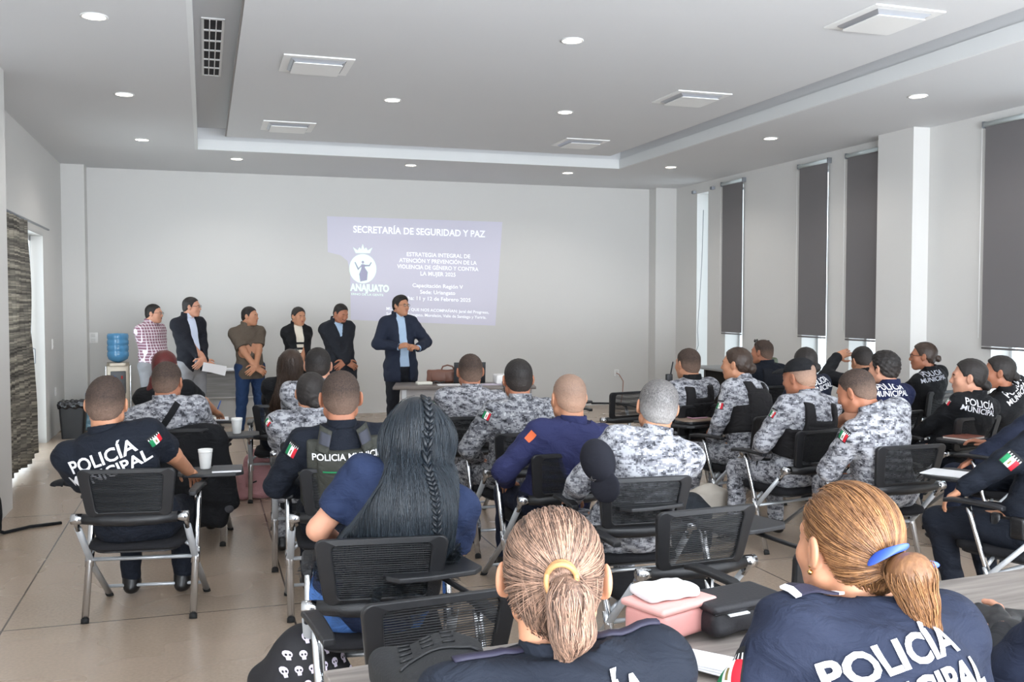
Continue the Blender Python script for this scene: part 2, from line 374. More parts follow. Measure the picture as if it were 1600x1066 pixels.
# roller blinds
BL = mat('blind_fabric', '#6d6a6b', .55, bump=.15, bscale=500, var=.03, vscale=2)
blabels = ['dark grey roller blind farthest along the right wall, beside the bare slit window', 'dark grey roller blind left of the close pair, second from the bare window', 'dark grey roller blind right of the close pair, next to the pilaster', 'widest dark grey roller blind at the right edge of the room']
for k, (y0, y1, zb) in enumerate(((12.08, 12.69, 1.215), (10.12, 10.76, 1.235), (9.18, 9.79, 1.23), (6.72, 7.66, 1.225))):
    bl = empty('roller_blind', (XR-.035, (y0+y1)/2, zb), 0, blabels[k], 'blind', 'grey roller blinds')
    w = y1-y0; zt = 3.42
    MB().box((0, 0, (zt-zb)/2+.01), (.004, w-.05, zt-zb-.02)).build('fabric', BL, bl)
    MB().tube([(-.005, -w/2+.02, zt-zb), (-.005, w/2-.02, zt-zb)], .024).build('roller_tube', mat('roller_white', '#c9d3d4', .4), bl)
    MB().tube([(0, -w/2+.03, .0), (0, w/2-.03, .0)], .010, n=8).build('bottom_bar', BL, bl)
    for s_ in (-1, 1): MB().box((.006, s_*(w/2-.005), zt-zb), (.055, .02, .065)).build('bracket', GREYM, bl)
    MB().tube([(-.02, w/2+.0, zt-zb-.02), (-.012, w/2+.01, .8), (-.02, w/2, .1)], .0025, n=5).build('chain', WHITE, bl)
for yy, L in ((12.98, 'right one of two small grey blind brackets above the bare slit window'), (13.56, 'left one of two small grey blind brackets above the bare slit window')):
    o = MB().prism([(0, -.03), (.05, -.04), (.05, .04), (0, .03)], -.02, .02).box((.02, 0, .0), (.03, .04, .05)).build('blind_bracket', GREYM); o.location = (XR-.055, yy, 3.40); tag(o, L, 'bracket', 'empty blind brackets')
c = MB().tube([(XR-.01, 13.28, 3.1), (XR-.02, 13.3, 2.3), (XR-.015, 13.36, 1.8), (XR-.02, 13.42, 1.25), (XR-.015, 13.40, 1.0), (XR-.01, 13.55, .8)], .006, n=6).build('hanging_cable', mat('grey_cable', '#8c8f90', .6)); tag(c, 'thin grey cable hanging in front of the bare slit window', 'cable')

# curtain
CUR = mat('striped_curtain', '#6f6a60', .9)
q = NT(CUR); tc = q.n('ShaderNodeTexCoord'); mp = q.n('ShaderNodeMapping'); mp.inputs['Scale'].default_value = (1, .5, 24); q.l(tc.outputs['Object'], mp.inputs[0])
n = q.n('ShaderNodeTexNoise'); n.inputs['Scale'].default_value = 1.5; n.inputs['Detail'].default_value = 5; n.inputs['Roughness'].default_value = .6; q.l(mp.outputs[0], n.inputs[0])
cr = q.n('ShaderNodeValToRGB'); e = cr.color_ramp.elements; e[0].position = .34; e[0].color = srgb('#35332f'); e[1].position = .7; e[1].color = srgb('#b3ad9c'); e.new(.5).color = srgb('#6b675f')
q.l(n.outputs['Fac'], cr.inputs[0]); q.l(cr.outputs[0], q.b.inputs['Base Color'])
vs = []; fs = []; ny, nz = 90, 14; y0, y1 = 9.55, 10.85
for j in range(nz+1):
    z = 2.5-2.42*j/nz
    for i in range(ny+1):
        t = i/ny; spread = 1+.12*j/nz
        yy = y0+(y1-y0)*t+.38*(j/nz)**1.3*t
        xx = XL+.085+.045*math.sin(t*44+.6*math.sin(j*.5))*(.6+.5*j/nz)+.015*math.sin(t*101+j*.3)
        vs.append((xx, yy, z+.02*math.sin(t*9)*(j/nz)))
for j in range(nz):
    for i in range(ny): a = j*(ny+1)+i; fs.append((a, a+1, a+ny+2, a+ny+1))
cu = empty('curtain', (XL+.07, 10.6, .05), 0, 'patterned dark grey and beige curtain hanging over the glazed side door', 'curtain')
o = MB().add([Vector(v)-cu.location for v in vs], fs, CUR, True).build('cloth', CUR, cu)
sm = o.modifiers.new('thick', 'SOLIDIFY'); sm.thickness = .004
MB().tube([(0, -1.2, 2.48), (0, 1.9, 2.48)], .013).build('rod', GREYM, cu)

# switch plates and sockets
def plate(loc, n, w, h, label, name='light_switch', cat='switch'):
    """n: outward normal axis vector (unit)"""
    rz = math.atan2(n[1], n[0])+math.pi/2
    o = empty(name, loc, rz, label, cat)
    MB().rbox((0, -.006, 0), (w, .012, h), .005).build('cover_plate', WHITE, o)
    for k in (-1, 1): MB().rbox((0, -.0135, k*h*.22), (w*.45, .008, h*.3), .003).build('rocker', mat('rocker_white', '#d8d8d6', .35), o)
    return o
plate(aty(146, 528, YB-.001), (0, -1), .12, .15, 'white double switch plate on the back wall beside the water dispenser')
plate(atx(81, 538, XL+.001), (1, 0), .09, .13, 'white switch plate on the left wall beside the glazed door')
plate(aty(232, 628, YB-.001), (0, -1), .07, .10, 'small low outlet plate on the back wall right of the water dispenser', 'wall_outlet', 'outlet')
plate(atx(86, 612, XL+.001), (1, 0), .07, .11, 'small low outlet plate on the left wall above the bin', 'wall_outlet', 'outlet')
plate(aty(963, 583, YB-.001), (0, -1), .09, .12, 'wall outlet with a cord plugged in at the right of the back wall', 'wall_outlet', 'outlet')
p = aty(963, 583, YB-.02); p2 = aty(972, 612, YB-.05)
c = MB().tube([p, p+Vector((.03, -.04, -.02)), (p+p2)/2+Vector((.05, -.05, .02)), p2+Vector((.01, 0, 0)), (p2[0]-.02, p2[1], .02)], .006, n=6).build('extension_cord', mat('brown_cord', '#a8705c', .5)); tag(c, 'brownish power cord drooping from the wall outlet on the back wall', 'cord')

# ------------------------------------------------------------------ implicit-surface modelling (for bodies, clothes, soft things)
def V(*a): return np.array(a, float)
def nrm(v): return v/np.linalg.norm(v)
def smin(a, b, k):
    h = np.maximum(k-np.abs(a-b), 0)/k
    return np.minimum(a, b)-h*h*k*.25
class Fld:
    def __init__(s): s.ops = []
    def cone(s, a, b, ra, rb, k=.02, op='u'):
        a = np.array(a, float); b = np.array(b, float); ba = b-a; L = max(float(ba@ba), 1e-9)
        def fn(X, Y, Z):
            px, py, pz = X-a[0], Y-a[1], Z-a[2]
            t = np.clip((px*ba[0]+py*ba[1]+pz*ba[2])/L, 0, 1)
            return np.sqrt((px-t*ba[0])**2+(py-t*ba[1])**2+(pz-t*ba[2])**2)-(ra+(rb-ra)*t)
        m = max(ra, rb); s.ops.append((op, fn, np.minimum(a, b)-m, np.maximum(a, b)+m, k)); return s
    def ell(s, c, r, k=.02, M=None, op='u'):
        c = np.array(c, float); r = np.array(r, float); Mt = np.eye(3) if M is None else np.array(M)   # columns = local axes
        def fn(X, Y, Z):
            px, py, pz = X-c[0], Y-c[1], Z-c[2]
            a = (px*Mt[0, 0]+py*Mt[1, 0]+pz*Mt[2, 0]); b = (px*Mt[0, 1]+py*Mt[1, 1]+pz*Mt[2, 1]); d = (px*Mt[0, 2]+py*Mt[1, 2]+pz*Mt[2, 2])
            k0 = np.sqrt((a/r[0])**2+(b/r[1])**2+(d/r[2])**2); k1 = np.sqrt((a/r[0]**2)**2+(b/r[1]**2)**2+(d/r[2]**2)**2)+1e-9
            return k0*(k0-1)/k1
        e = np.sqrt(((Mt*r)**2).sum(1)); s.ops.append((op, fn, c-e, c+e, k)); return s
    def rbox(s, c, h, r, k=.02, M=None, op='u'):
        c = np.array(c, float); h = np.array(h, float)-r; Mt = np.eye(3) if M is None else np.array(M)
        def fn(X, Y, Z):
            px, py, pz = X-c[0], Y-c[1], Z-c[2]
            q = [np.abs(px*Mt[0, i]+py*Mt[1, i]+pz*Mt[2, i])-h[i] for i in range(3)]
            o = np.sqrt(sum(np.maximum(x, 0)**2 for x in q)); return o+np.minimum(np.maximum(np.maximum(q[0], q[1]), q[2]), 0)-r
        e = np.abs(Mt*(h+r)).sum(1); s.ops.append((op, fn, c-e, c+e, k)); return s
    def cut(s, fn): s.ops.append(('i', fn, None, None, 0)); return s
    def plane(s, p, n):
        """remove everything on the side n points to"""
        p = np.array(p, float); n = nrm(np.array(n, float)); return s.cut(lambda X, Y, Z: (X-p[0])*n[0]+(Y-p[1])*n[1]+(Z-p[2])*n[2])
    def noise(s, fn): s.ops.append(('n', fn, None, None, 0)); return s
    def merge(s, o, d=0):
        for op in o.ops:
            if d and op[0] == 'u':
                g = op[1]; s.ops.append(('u', (lambda X, Y, Z, g=g: g(X, Y, Z)-d), op[2]-d, op[3]+d, op[4]))
            else: s.ops.append(op)
        return s
    def bounds(s):
        lo = np.min([o[2] for o in s.ops if o[0] == 'u'], 0); hi = np.max([o[3] for o in s.ops if o[0] == 'u'], 0); return lo, hi
    def _do(s, f, X, Y, Z, sl_of=None):
        for op, fn, lo, hi, k in s.ops:
            if op in 'us':
                sl = sl_of(lo, hi, k) if sl_of else (slice(None),)
                if sl is None: continue
                if sl_of: d = fn(X[sl[0]], Y[:, sl[1]], Z[:, :, sl[2]]); sub = f[sl]
                else: d = fn(X, Y, Z); sub = f
                if op == 'u': r = smin(sub, d, k) if k > 0 else np.minimum(sub, d)
                else: r = -smin(-sub, d, k)
                if sl_of: f[sl] = r
                else: f = r
            elif op == 'i': f = np.maximum(f, fn(X, Y, Z))
            else: f = f+fn(X, Y, Z)
        return f
    def pts(s, P):
        P = np.asarray(P, float); return s._do(np.full(len(P), 1.), P[:, 0], P[:, 1], P[:, 2])
    def grid(s, xs, ys, zs):
        X = xs[:, None, None]; Y = ys[None, :, None]; Z = zs[None, None, :]
        def sl_of(lo, hi, k):
            out = []
            for ax, l, h in zip((xs, ys, zs), lo, hi):
                i0 = np.searchsorted(ax, l-k-.03); i1 = np.searchsorted(ax, h+k+.03)
                if i0 >= i1: return None
                out.append(slice(i0, i1))
            return tuple(out)
        return s._do(np.full((len(xs), len(ys), len(zs)), .2), X, Y, Z, sl_of)
CORN = [(i, j, k) for i in (0, 1) for j in (0, 1) for k in (0, 1)]
EDG = [(a, b) for a in range(8) for b in range(a+1, 8) if bin(a ^ b).count('1') == 1]
def surfnet(F, xs, ys, zs):
    ins = F < 0; nx, ny, nz = F.shape
    cnt = np.zeros((nx-1, ny-1, nz-1), np.int8)
    for i, j, k in CORN: cnt += ins[i:nx-1+i, j:ny-1+j, k:nz-1+k]
    I, J, K = np.nonzero((cnt > 0) & (cnt < 8)); n = len(I)
    if n == 0: return np.zeros((0, 3)), np.zeros((0, 4), int)
    vals = np.stack([F[I+i, J+j, K+k] for i, j, k in CORN], 1)
    cx = np.stack([xs[I+c[0]] for c in CORN], 1); cy = np.stack([ys[J+c[1]] for c in CORN], 1); cz = np.stack([zs[K+c[2]] for c in CORN], 1)
    acc = np.zeros((n, 3)); w = np.zeros(n)
    for a, b in EDG:
        va, vb = vals[:, a], vals[:, b]; m = (va < 0) != (vb < 0)
        t = np.where(m, va/(np.where(m, va-vb, 1)), 0)
        acc[:, 0] += m*(cx[:, a]+t*(cx[:, b]-cx[:, a])); acc[:, 1] += m*(cy[:, a]+t*(cy[:, b]-cy[:, a])); acc[:, 2] += m*(cz[:, a]+t*(cz[:, b]-cz[:, a])); w += m
    P = acc/w[:, None]
    vid = np.full((nx-1, ny-1, nz-1), -1, np.int64); vid[I, J, K] = np.arange(n); Q = []
    for ax in range(3):
        A = ins.take(range(0, ins.shape[ax]-1), ax); B = ins.take(range(1, ins.shape[ax]), ax)
        sl = [slice(None)]*3
        o1, o2 = [q for q in range(3) if q != ax]
        sl[o1] = slice(1, F.shape[o1]-1); sl[o2] = slice(1, F.shape[o2]-1)
        Ax, Bx = A[tuple(sl)], B[tuple(sl)]
        G = np.nonzero(Ax != Bx)
        if len(G[0]) == 0: continue
        c = [g.copy() for g in G]; c[o1] += 1; c[o2] += 1
        def at(d1, d2):
            q = [x.copy() for x in c]; q[o1] -= d1; q[o2] -= d2; return vid[q[0], q[1], q[2]]
        quad = np.stack([at(1, 1), at(0, 1), at(0, 0), at(1, 0)], 1)
        flip = Ax[G]
        if ax == 1: flip = ~flip
        quad[~flip] = quad[~flip][:, ::-1]; Q.append(quad)
    return P, np.concatenate(Q)
def axis(lo, hi, step, fine=None):
    """grid coordinates; fine = list of (a, b, step)"""
    out = [lo]
    while out[-1] < hi:
        x = out[-1]; st = step
        for a, b, f in (fine or []):
            if a-f <= x < b: st = min(st, f)
            elif x < a: st = min(st, max(f, a-x)) if x+st > a else st
        out.append(x+st)
    return np.array(out)
def smesh(fld, step, lo=None, hi=None, smooth=1, fine=None):
    l, h = fld.bounds(); l = l-step*3; h = h+step*3
    if lo is not None: l = np.maximum(l, lo)
    if hi is not None: h = np.minimum(h, hi)
    fine = fine or (None, None, None)
    ax = [axis(l[i], h[i], step, fine[i]) for i in range(3)]
    F = fld.grid(*ax)
    F[0] = np.maximum(F[0], .001); F[-1] = np.maximum(F[-1], .001); F[:, 0] = np.maximum(F[:, 0], .001); F[:, -1] = np.maximum(F[:, -1], .001); F[:, :, 0] = np.maximum(F[:, :, 0], .001); F[:, :, -1] = np.maximum(F[:, :, -1], .001)
    P, Q = surfnet(F, *ax)
    if smooth and len(P):
        for _ in range(smooth):
            A = np.zeros_like(P); c = np.zeros(len(P))
            for a, b in ((0, 1), (1, 2), (2, 3), (3, 0)):
                np.add.at(A, Q[:, a], P[Q[:, b]]); np.add.at(c, Q[:, a], 1); np.add.at(A, Q[:, b], P[Q[:, a]]); np.add.at(c, Q[:, b], 1)
            P = P*.5+.5*A/np.maximum(c, 1)[:, None]
    return P, Q
def mk(name, parts, mats, parent, smooth=True):
    """parts: list of (verts, faces(array n*k or list), material index)"""
    vs = []; li = []; lt = []; mi = []; n = 0
    for P, Q, m in parts:
        P = np.asarray(P, float); Q = np.asarray(Q)
        if len(Q) == 0: continue
        vs.append(P); li.append((Q+n).ravel()); lt.append(np.full(len(Q), Q.shape[1])); mi.append(np.full(len(Q), m)); n += len(P)
    if not vs: return None
    vs = np.concatenate(vs); li = np.concatenate(li); lt = np.concatenate(lt); mi = np.concatenate(mi)
    me = bpy.data.meshes.new(name); me.vertices.add(len(vs)); me.vertices.foreach_set('co', vs.ravel())
    me.loops.add(len(li)); me.loops.foreach_set('vertex_index', li.astype(np.int32))
    me.polygons.add(len(lt)); st = np.concatenate([[0], np.cumsum(lt)[:-1]]); me.polygons.foreach_set('loop_start', st.astype(np.int32))
    me.polygons.foreach_set('material_index', mi.astype(np.int32)); me.polygons.foreach_set('use_smooth', np.full(len(lt), smooth))
    for x in (mats if isinstance(mats, list) else [mats]): me.materials.append(x)
    me.update(calc_edges=True); me.validate()
    o = bpy.data.objects.new(name, me); return link(o, parent)
def project(fld, P, d, off=.003, it=40):
    """move points along direction d until they touch the surface of fld (sphere tracing)"""
    P = np.array(P, float); d = nrm(np.array(d, float))
    for _ in range(it):
        f = fld.pts(P)-off; P = P+d*np.clip(f, -.03, .2)[:, None]*.8
    return P
def grad(fld, P, e=.003):
    g = np.stack([fld.pts(P+np.eye(3)[i]*e)-fld.pts(P-np.eye(3)[i]*e) for i in range(3)], 1); return g/(np.linalg.norm(g, axis=1)[:, None]+1e-9)
def tess(v, f, maxl):
    """split long triangles of lettering so that it can follow a curved surface"""
    v = [tuple(x) for x in v]; f = list(f); out = []; cache = {}
    def midp(a, b):
        k = (min(a, b), max(a, b))
        if k not in cache: v.append(((v[a][0]+v[b][0])/2, (v[a][1]+v[b][1])/2)); cache[k] = len(v)-1
        return cache[k]
    while f:
        a, b, c = f.pop(); L = [math.dist(v[a], v[b]), math.dist(v[b], v[c]), math.dist(v[c], v[a])]; m = max(L)
        if m < maxl: out.append((a, b, c)); continue
        i = L.index(m); T = (a, b, c); p, q, r = T[i], T[(i+1) % 3], T[(i+2) % 3]; x = midp(p, q); f += [(p, x, r), (x, q, r)]
    return v, out
def decal_text(fld, txt, size, O, X, Yv, d, m, parent, bold=.012, sx=1., off=.004, name='lettering', maxl=.03, align='CENTER'):
    lines = txt if isinstance(txt, list) else [(txt, size, 0)]; o = None
    for t, sz, dy in lines:
        v, f = text_mesh(t, sz, bold, align, sx); v, f = tess(v, f, maxl)
        P = np.array([np.array(O)+np.array(X)*a+np.array(Yv)*(b+dy) for a, b in v]); P = P-nrm(np.array(d))*.12
        P = project(fld, P, d, off); ok = np.abs(fld.pts(P)-off) < .012; F = [q for q in f if ok[q[0]] and ok[q[1]] and ok[q[2]]]
        if F: o = mk(name, [(P, np.array(F), 0)], m, parent, smooth=False)
    return o
PG, PW, PR, PK = mat('patch_green', '#0f7a4a', .7), mat('patch_white', '#e9e8e6', .7), mat('patch_red', '#c3182b', .7), mat('patch_black', '#101114', .7)
PBR = mat('patch_emblem', '#7a6a3a', .7)
def flag_patch(fld, O, X, Yv, d, w, h, parent, head=True, off=.003, border=None):
    """little embroidered flag: dark border, green white red, brown emblem, MEXICO strip"""
    nx, ny = 18, 14; P = []; Q = []; mi = []
    X = nrm(np.array(X, float)); Yv = np.array(Yv, float); Yv = nrm(Yv-X*(X@Yv))
    for j in range(ny+1):
        for i in range(nx+1): P.append(np.array(O)+X*(i/nx-.5)*w+Yv*(j/ny-.5)*h)
    for j in range(ny):
        for i in range(nx):
            Q.append((j*(nx+1)+i, j*(nx+1)+i+1, (j+1)*(nx+1)+i+1, (j+1)*(nx+1)+i))
            u = (i+.5)/nx; v = (j+.5)/ny
            if i in (0, nx-1) or j in (0, ny-1): c = 3
            elif head and j >= ny-4: c = 3 if (j == ny-2 or (i % 3 != 1)) else 1
            elif u < .36: c = 0
            elif u > .64: c = 2
            else: c = 4 if (abs(u-.5) < .07 and abs(v-(.38 if head else .5)) < .14) else 1
            mi.append(c)
    P = project(fld, np.array(P)-nrm(np.array(d))*.05, d, off); Q = np.array(Q); mi = np.array(mi)
    parts = [(P, Q, 0)]
    o = mk('flag_patch', parts, [PG, PW, PR, border or PK, PBR], parent, smooth=False)
    if len(o.data.polygons) == len(mi): o.data.polygons.foreach_set('material_index', mi.astype(np.int32))
    return tag(o, 'small green white and red flag patch')

# ------------------------------------------------------------------ people
def skin(name, col):
    if name in _M: return _M[name]
    m = mat(name, col, .5, spec=.35); q = NT(m); q.b.inputs['Subsurface Weight'].default_value = .08; q.b.inputs['Subsurface Radius'].default_value = (.02, .008, .004)
    tc = q.n('ShaderNodeTexCoord'); n = q.n('ShaderNodeTexNoise'); n.inputs['Scale'].default_value = 22; n.inputs['Detail'].default_value = 5; q.l(tc.outputs['Object'], n.inputs[0])
    c = srgb(col); mx = q.n('ShaderNodeMix', data_type='RGBA'); mx.inputs[6].default_value = (c[0]*.88, c[1]*.82, c[2]*.8, 1); mx.inputs[7].default_value = (min(1, c[0]*1.08), c[1]*1.08, c[2]*1.1, 1)
    q.l(n.outputs['Fac'], mx.inputs[0]); q.l(mx.outputs[2], q.b.inputs['Base Color']); return m
def hairm(name, c0, c1, rough=.45, sc=160, var=.5):
    """hair: colour varies from strand to strand (vertex attribute) and in fine streaks"""
    if name in _M: return _M[name]
    m = mat(name, c0, rough, spec=.4); q = NT(m); tc = q.n('ShaderNodeTexCoord'); at = q.n('ShaderNodeAttribute', attribute_name='strand')
    mp = q.n('ShaderNodeMapping'); mp.inputs['Scale'].default_value = (1, 1, .22); q.l(tc.outputs['Object'], mp.inputs[0])
    n = q.n('ShaderNodeTexNoise'); n.inputs['Scale'].default_value = sc; n.inputs['Detail'].default_value = 4; q.l(mp.outputs[0], n.inputs[0])
    ad = q.n('ShaderNodeMath', operation='MULTIPLY_ADD'); ad.inputs[1].default_value = .8; q.l(at.outputs['Fac'], ad.inputs[0]); 
    sb = q.n('ShaderNodeMath', operation='MULTIPLY_ADD'); sb.inputs[1].default_value = var; sb.inputs[2].default_value = -var*.4+.1; q.l(n.outputs['Fac'], sb.inputs[0]); q.l(sb.outputs[0], ad.inputs[2])
    mx = q.n('ShaderNodeMix', data_type='RGBA'); mx.inputs[6].default_value = srgb(c0); mx.inputs[7].default_value = srgb(c1); q.l(ad.outputs[0], mx.inputs[0]); q.l(mx.outputs[2], q.b.inputs['Base Color'])
    bp = q.n('ShaderNodeBump'); bp.inputs['Strength'].default_value = .5; bp.inputs['Distance'].default_value = .004; q.l(n.outputs['Fac'], bp.inputs['Height']); q.l(bp.outputs['Normal'], q.b.inputs['Normal'])
    return m
SK = dict(a=skin('skin_warm', '#b98668'), b=skin('skin_tan', '#a87258'), c=skin('skin_brown', '#8f5f48'), d=skin('skin_light', '#c9967c'))
EYEW = mat('eye_white', '#dedad5', .3); EYED = mat('eye_dark', '#1d120d', .2); BROW = mat('brow_hair', '#1c1512', .8); LIP = mat('lips', '#9a5a52', .5)
GLASSF = mat('spectacle_frame', '#141418', .3); LENS = mat('spectacle_lens', '#c9d6d8', .05, trans=.9, alpha=.35)
HB = hairm('hair_black', '#0e0d0e', '#37302c', .6, 300, .9); HBR = hairm('hair_dark_brown', '#241a15', '#493629'); HGY = hairm('hair_grey', '#3d3b3c', '#a09c99', sc=260, var=1.1); HRED = hairm('hair_dark_red', '#3d1113', '#6e2420')
HBK = hairm('hair_blue_black', '#0d1117', '#2c353d', .38); HBL = hairm('hair_streaked_blonde', '#201817', '#a07f6b', .5, 150, 1.15); HCH = hairm('hair_chestnut', '#46291b', '#9c7048', .45, 120, .7)
HSH = hairm('hair_cropped', '#15100f', '#7d6557', .8, 420, .35); HSG = hairm('hair_stubble', '#7f695c', '#b58f78', .6, 500, .6)
CAMO = camo('digital_camouflage'); CAMO2 = camo('digital_camouflage_cloth', .010, rot=.4)
CAMD = camo('digital_camouflage_dark', .0095, ('#2b2c31', '#5c5d63', '#8b8c90', '#b3b3b5'), (0, .40, .5, .62), .8)
NAVY = cloth('navy_uniform_cloth', '#1c2233'); NAVYD = cloth('dark_navy_cloth', '#151a24'); BLUE = cloth('blue_navy_cloth', '#2b2f54'); BLK = cloth('black_cloth', '#17181b'); POLO = cloth('navy_knit', '#1f2a45')
VEST = cloth('black_vest_nylon', '#1b1a1c', .7, .4); VESTG = cloth('grey_green_vest_nylon', '#3a3b36', .7, .4); LEATH = mat('black_leather', '#101012', .38, bump=.3, bscale=90)
def basis(fwd, up):
    u = nrm(np.array(up, float)); f = np.array(fwd, float); f = nrm(f-u*(f@u)); r = np.cross(f, u); return np.stack([r, f, u], 1)     # columns x y z
def ik(a, c, l1, l2, pole):
    d = c-a; L = np.linalg.norm(d)
    if L > (l1+l2)*.998: c = a+d/L*(l1+l2)*.998; d = c-a; L = np.linalg.norm(d)
    L = max(L, abs(l1-l2)+.02); x = (l1*l1-l2*l2+L*L)/(2*L); h = math.sqrt(max(l1*l1-x*x, 0)); u = nrm(d); p = np.array(pole, float); p = p-u*(p@u); p = nrm(p)
    return a+u*x+p*h, c
def strands(fld, starts, dirfn, n, step, rad, spread=.0, lift=.002, seed=1, lenvar=.25, attr=None, sides=3):
    """many thin hair strands that creep over the surface of fld"""
    rs = np.random.RandomState(seed); P = np.array(starts, float); N = len(P)
    lf = lift+rs.rand(N)*.0035; Nn = grad(fld, P); P = P-Nn*(fld.pts(P)-lf)[:, None]
    path = [P.copy()]; nr = [Nn]; jit = rs.randn(N, 3)*spread
    for i in range(n):
        g = grad(fld, P); d = dirfn(P, i)+jit+rs.randn(N, 3)*spread*.4; d = d-g*(d*g).sum(1)[:, None]; d /= np.linalg.norm(d, axis=1)[:, None]+1e-6
        P = P+d*step; f = fld.pts(P)-lf; P = P-g*np.clip(f, -.02, .02)[:, None]; path.append(P.copy()); nr.append(g)
    path = np.stack(path, 1); nr = np.stack(nr, 1); M = n+1
    T = np.gradient(path, axis=1); T /= np.linalg.norm(T, axis=2)[..., None]+1e-9; B = np.cross(T, nr); B /= np.linalg.norm(B, axis=2)[..., None]+1e-9
    tt = np.linspace(0, 1, M)[None, :, None]; r = rad*(1-.75*tt**3)
    ring = [path+r*(B*math.cos(2*math.pi*k/sides)+nr*math.sin(2*math.pi*k/sides)*.7) for k in range(sides)]
    VV = np.stack(ring, 2).reshape(-1, 3); idx = np.arange(N*M*sides).reshape(N, M, sides); Q = []
    for k in range(sides):
        k2 = (k+1) % sides; Q.append(np.stack([idx[:, :-1, k], idx[:, :-1, k2], idx[:, 1:, k2], idx[:, 1:, k]], -1).reshape(-1, 4))
    c = rs.rand(N) if attr is None else attr; return VV, np.concatenate(Q), np.repeat(c, M*sides)
def surf_samples(fld, n, lo, hi, seed=0, cond=None):
    rs = np.random.RandomState(seed); P = lo+rs.rand(n*6, 3)*(np.array(hi)-lo); g = grad(fld, P)
    for _ in range(6): f = fld.pts(P); g = grad(fld, P); P = P-g*np.clip(f, -.05, .05)[:, None]
    ok = np.abs(fld.pts(P)) < .004
    if cond is not None: ok &= cond(P)
    return P[ok][:n]

def head_fields(Hc, B, sc, fat=0., female=False, ear=0.):
    """skin field of the head in person space. B columns: right, forward, up. sc scale"""
    f = Fld()
    def L(x, y, z): return Hc+B@(np.array([x, y, z])*sc)
    e = lambda c, r, k=.02, op='u', M=None: f.ell(L(*c), np.array(r)*sc, k*sc, (B if M is None else B@M), op)
    co = lambda a, b, ra, rb, k=.015, op='u': f.cone(L(*a), L(*b), ra*sc, rb*sc, k*sc, op)
    e((0, -.018, .034), (.077, .096, .084)); e((0, .018, -.02), (.066+fat*.006, .072, .088), .03)
    e((0, .03, -.066), (.05+fat*.01, .052, .045+fat*.005), .03); co((0, .066, -.1), (0, .068, -.098), .017, .017, .03)
    for s in (-1, 1):
        co((s*(.052+fat*.008), .0, -.062), (s*.02, .055, -.098), .018+fat*.005, .016, .03)
        co((s*.034, .074, .021), (s*.01, .082, .02), .012, .011, .02)
        e((s*.04, .058, -.028), (.024+fat*.004, .022, .024), .025)
        e((s*.032, .099, .001), (.017, .02, .011), .012, 's')
        e((s*.032, .076, .001), (.0145, .0145, .0125), .003)
        a = .35*s; Me = np.array([[math.cos(a), -math.sin(a), 0], [math.sin(a), math.cos(a), 0], [0, 0, 1]])
        e((s*(.087+ear), -.008, -.004), (.0085, .02, .032), .006, 'u', Me); co((s*(.080+ear*.8), -.002, -.03), (s*.074, .004, -.012), .008, .009, .01)
        e((s*(.0945+ear), .0, -.002), (.006, .010, .019), .005, 's', Me)
        e((s*.012, .094, -.037), (.009, .011, .008), .008)
    co((0, .086, .012), (0, .104, -.030), .0085, .0115, .012)
    e((0, .084, -.062), (.024, .012, .0125), .012); e((0, .1, -.0615), (.024, .008, .0018), .003, 's')
    return f
def zcut(knots):
    ky = [k[0] for k in knots]; kz = [k[1] for k in knots]
    return lambda y: np.interp(y, ky, kz)
SHORT = zcut([(-.12, -.062), (-.07, -.068), (-.03, -.03), (-.02, .0), (.012, .0), (.022, -.022), (.03, .02), (.045, .055), (.062, .07), (.078, .092), (.1, .14)])
TIED = zcut([(-.12, -.075), (-.05, -.06), (-.02, .0), (.03, .01), (.05, .05), (.065, .075), (.08, .095), (.1, .14)])

def hand(parts, W, d, n, curl=.5, spread=.12, side=1, sc=1., thumb=.6, step=.0042):
    """W wrist, d direction of fingers, n back-of-hand normal; side=+1: thumb towards cross(d,n)"""
    f = Fld(); d = nrm(d); n = nrm(n-d*(n@d)); t = np.cross(d, n)*side; M = np.stack([t, d, n], 1)
    f.rbox(W+d*.052*sc, np.array((.038, .046, .0135))*sc, .012*sc, .01, M); f.cone(W-d*.03, W+d*.02, .025*sc, .024*sc, .02)
    for i, (o, l) in enumerate(((.029, .072), (.010, .08), (-.010, .074), (-.028, .06))):
        p = W+d*.092*sc+t*o*sc; a = curl*(.55+.08*i); sp = (o/.03)*spread; dirn = nrm(d+t*sp)
        r = (.0088, .0090, .0086, .0078)[i]*sc
        for q, (fr, rr) in enumerate(((.45, 1), (.3, .93), (.25, .85))):
            e = p+(dirn*math.cos(a)-n*math.sin(a))*l*fr*sc; f.cone(p, e, r*rr*1.03, r*rr*.95, .003); p = e; a += curl*(.75+.1*q)
    p = W+d*.02*sc+t*.028*sc; a = nrm(t*.75+d*.65-n*.35*thumb)
    e = p+a*.042*sc; f.cone(p, e, .013*sc, .0105*sc, .012); e2 = e+nrm(a*.5+d*.8-n*.3*thumb)*.03*sc; f.cone(e, e2, .0102*sc, .0092*sc, .003); e3 = e2+nrm(d-n*.5*thumb)*.024*sc; f.cone(e2, e3, .0092*sc, .0078*sc, .003)
    P, Q = smesh(f, step*sc); parts.append((P, Q, 0)); return f

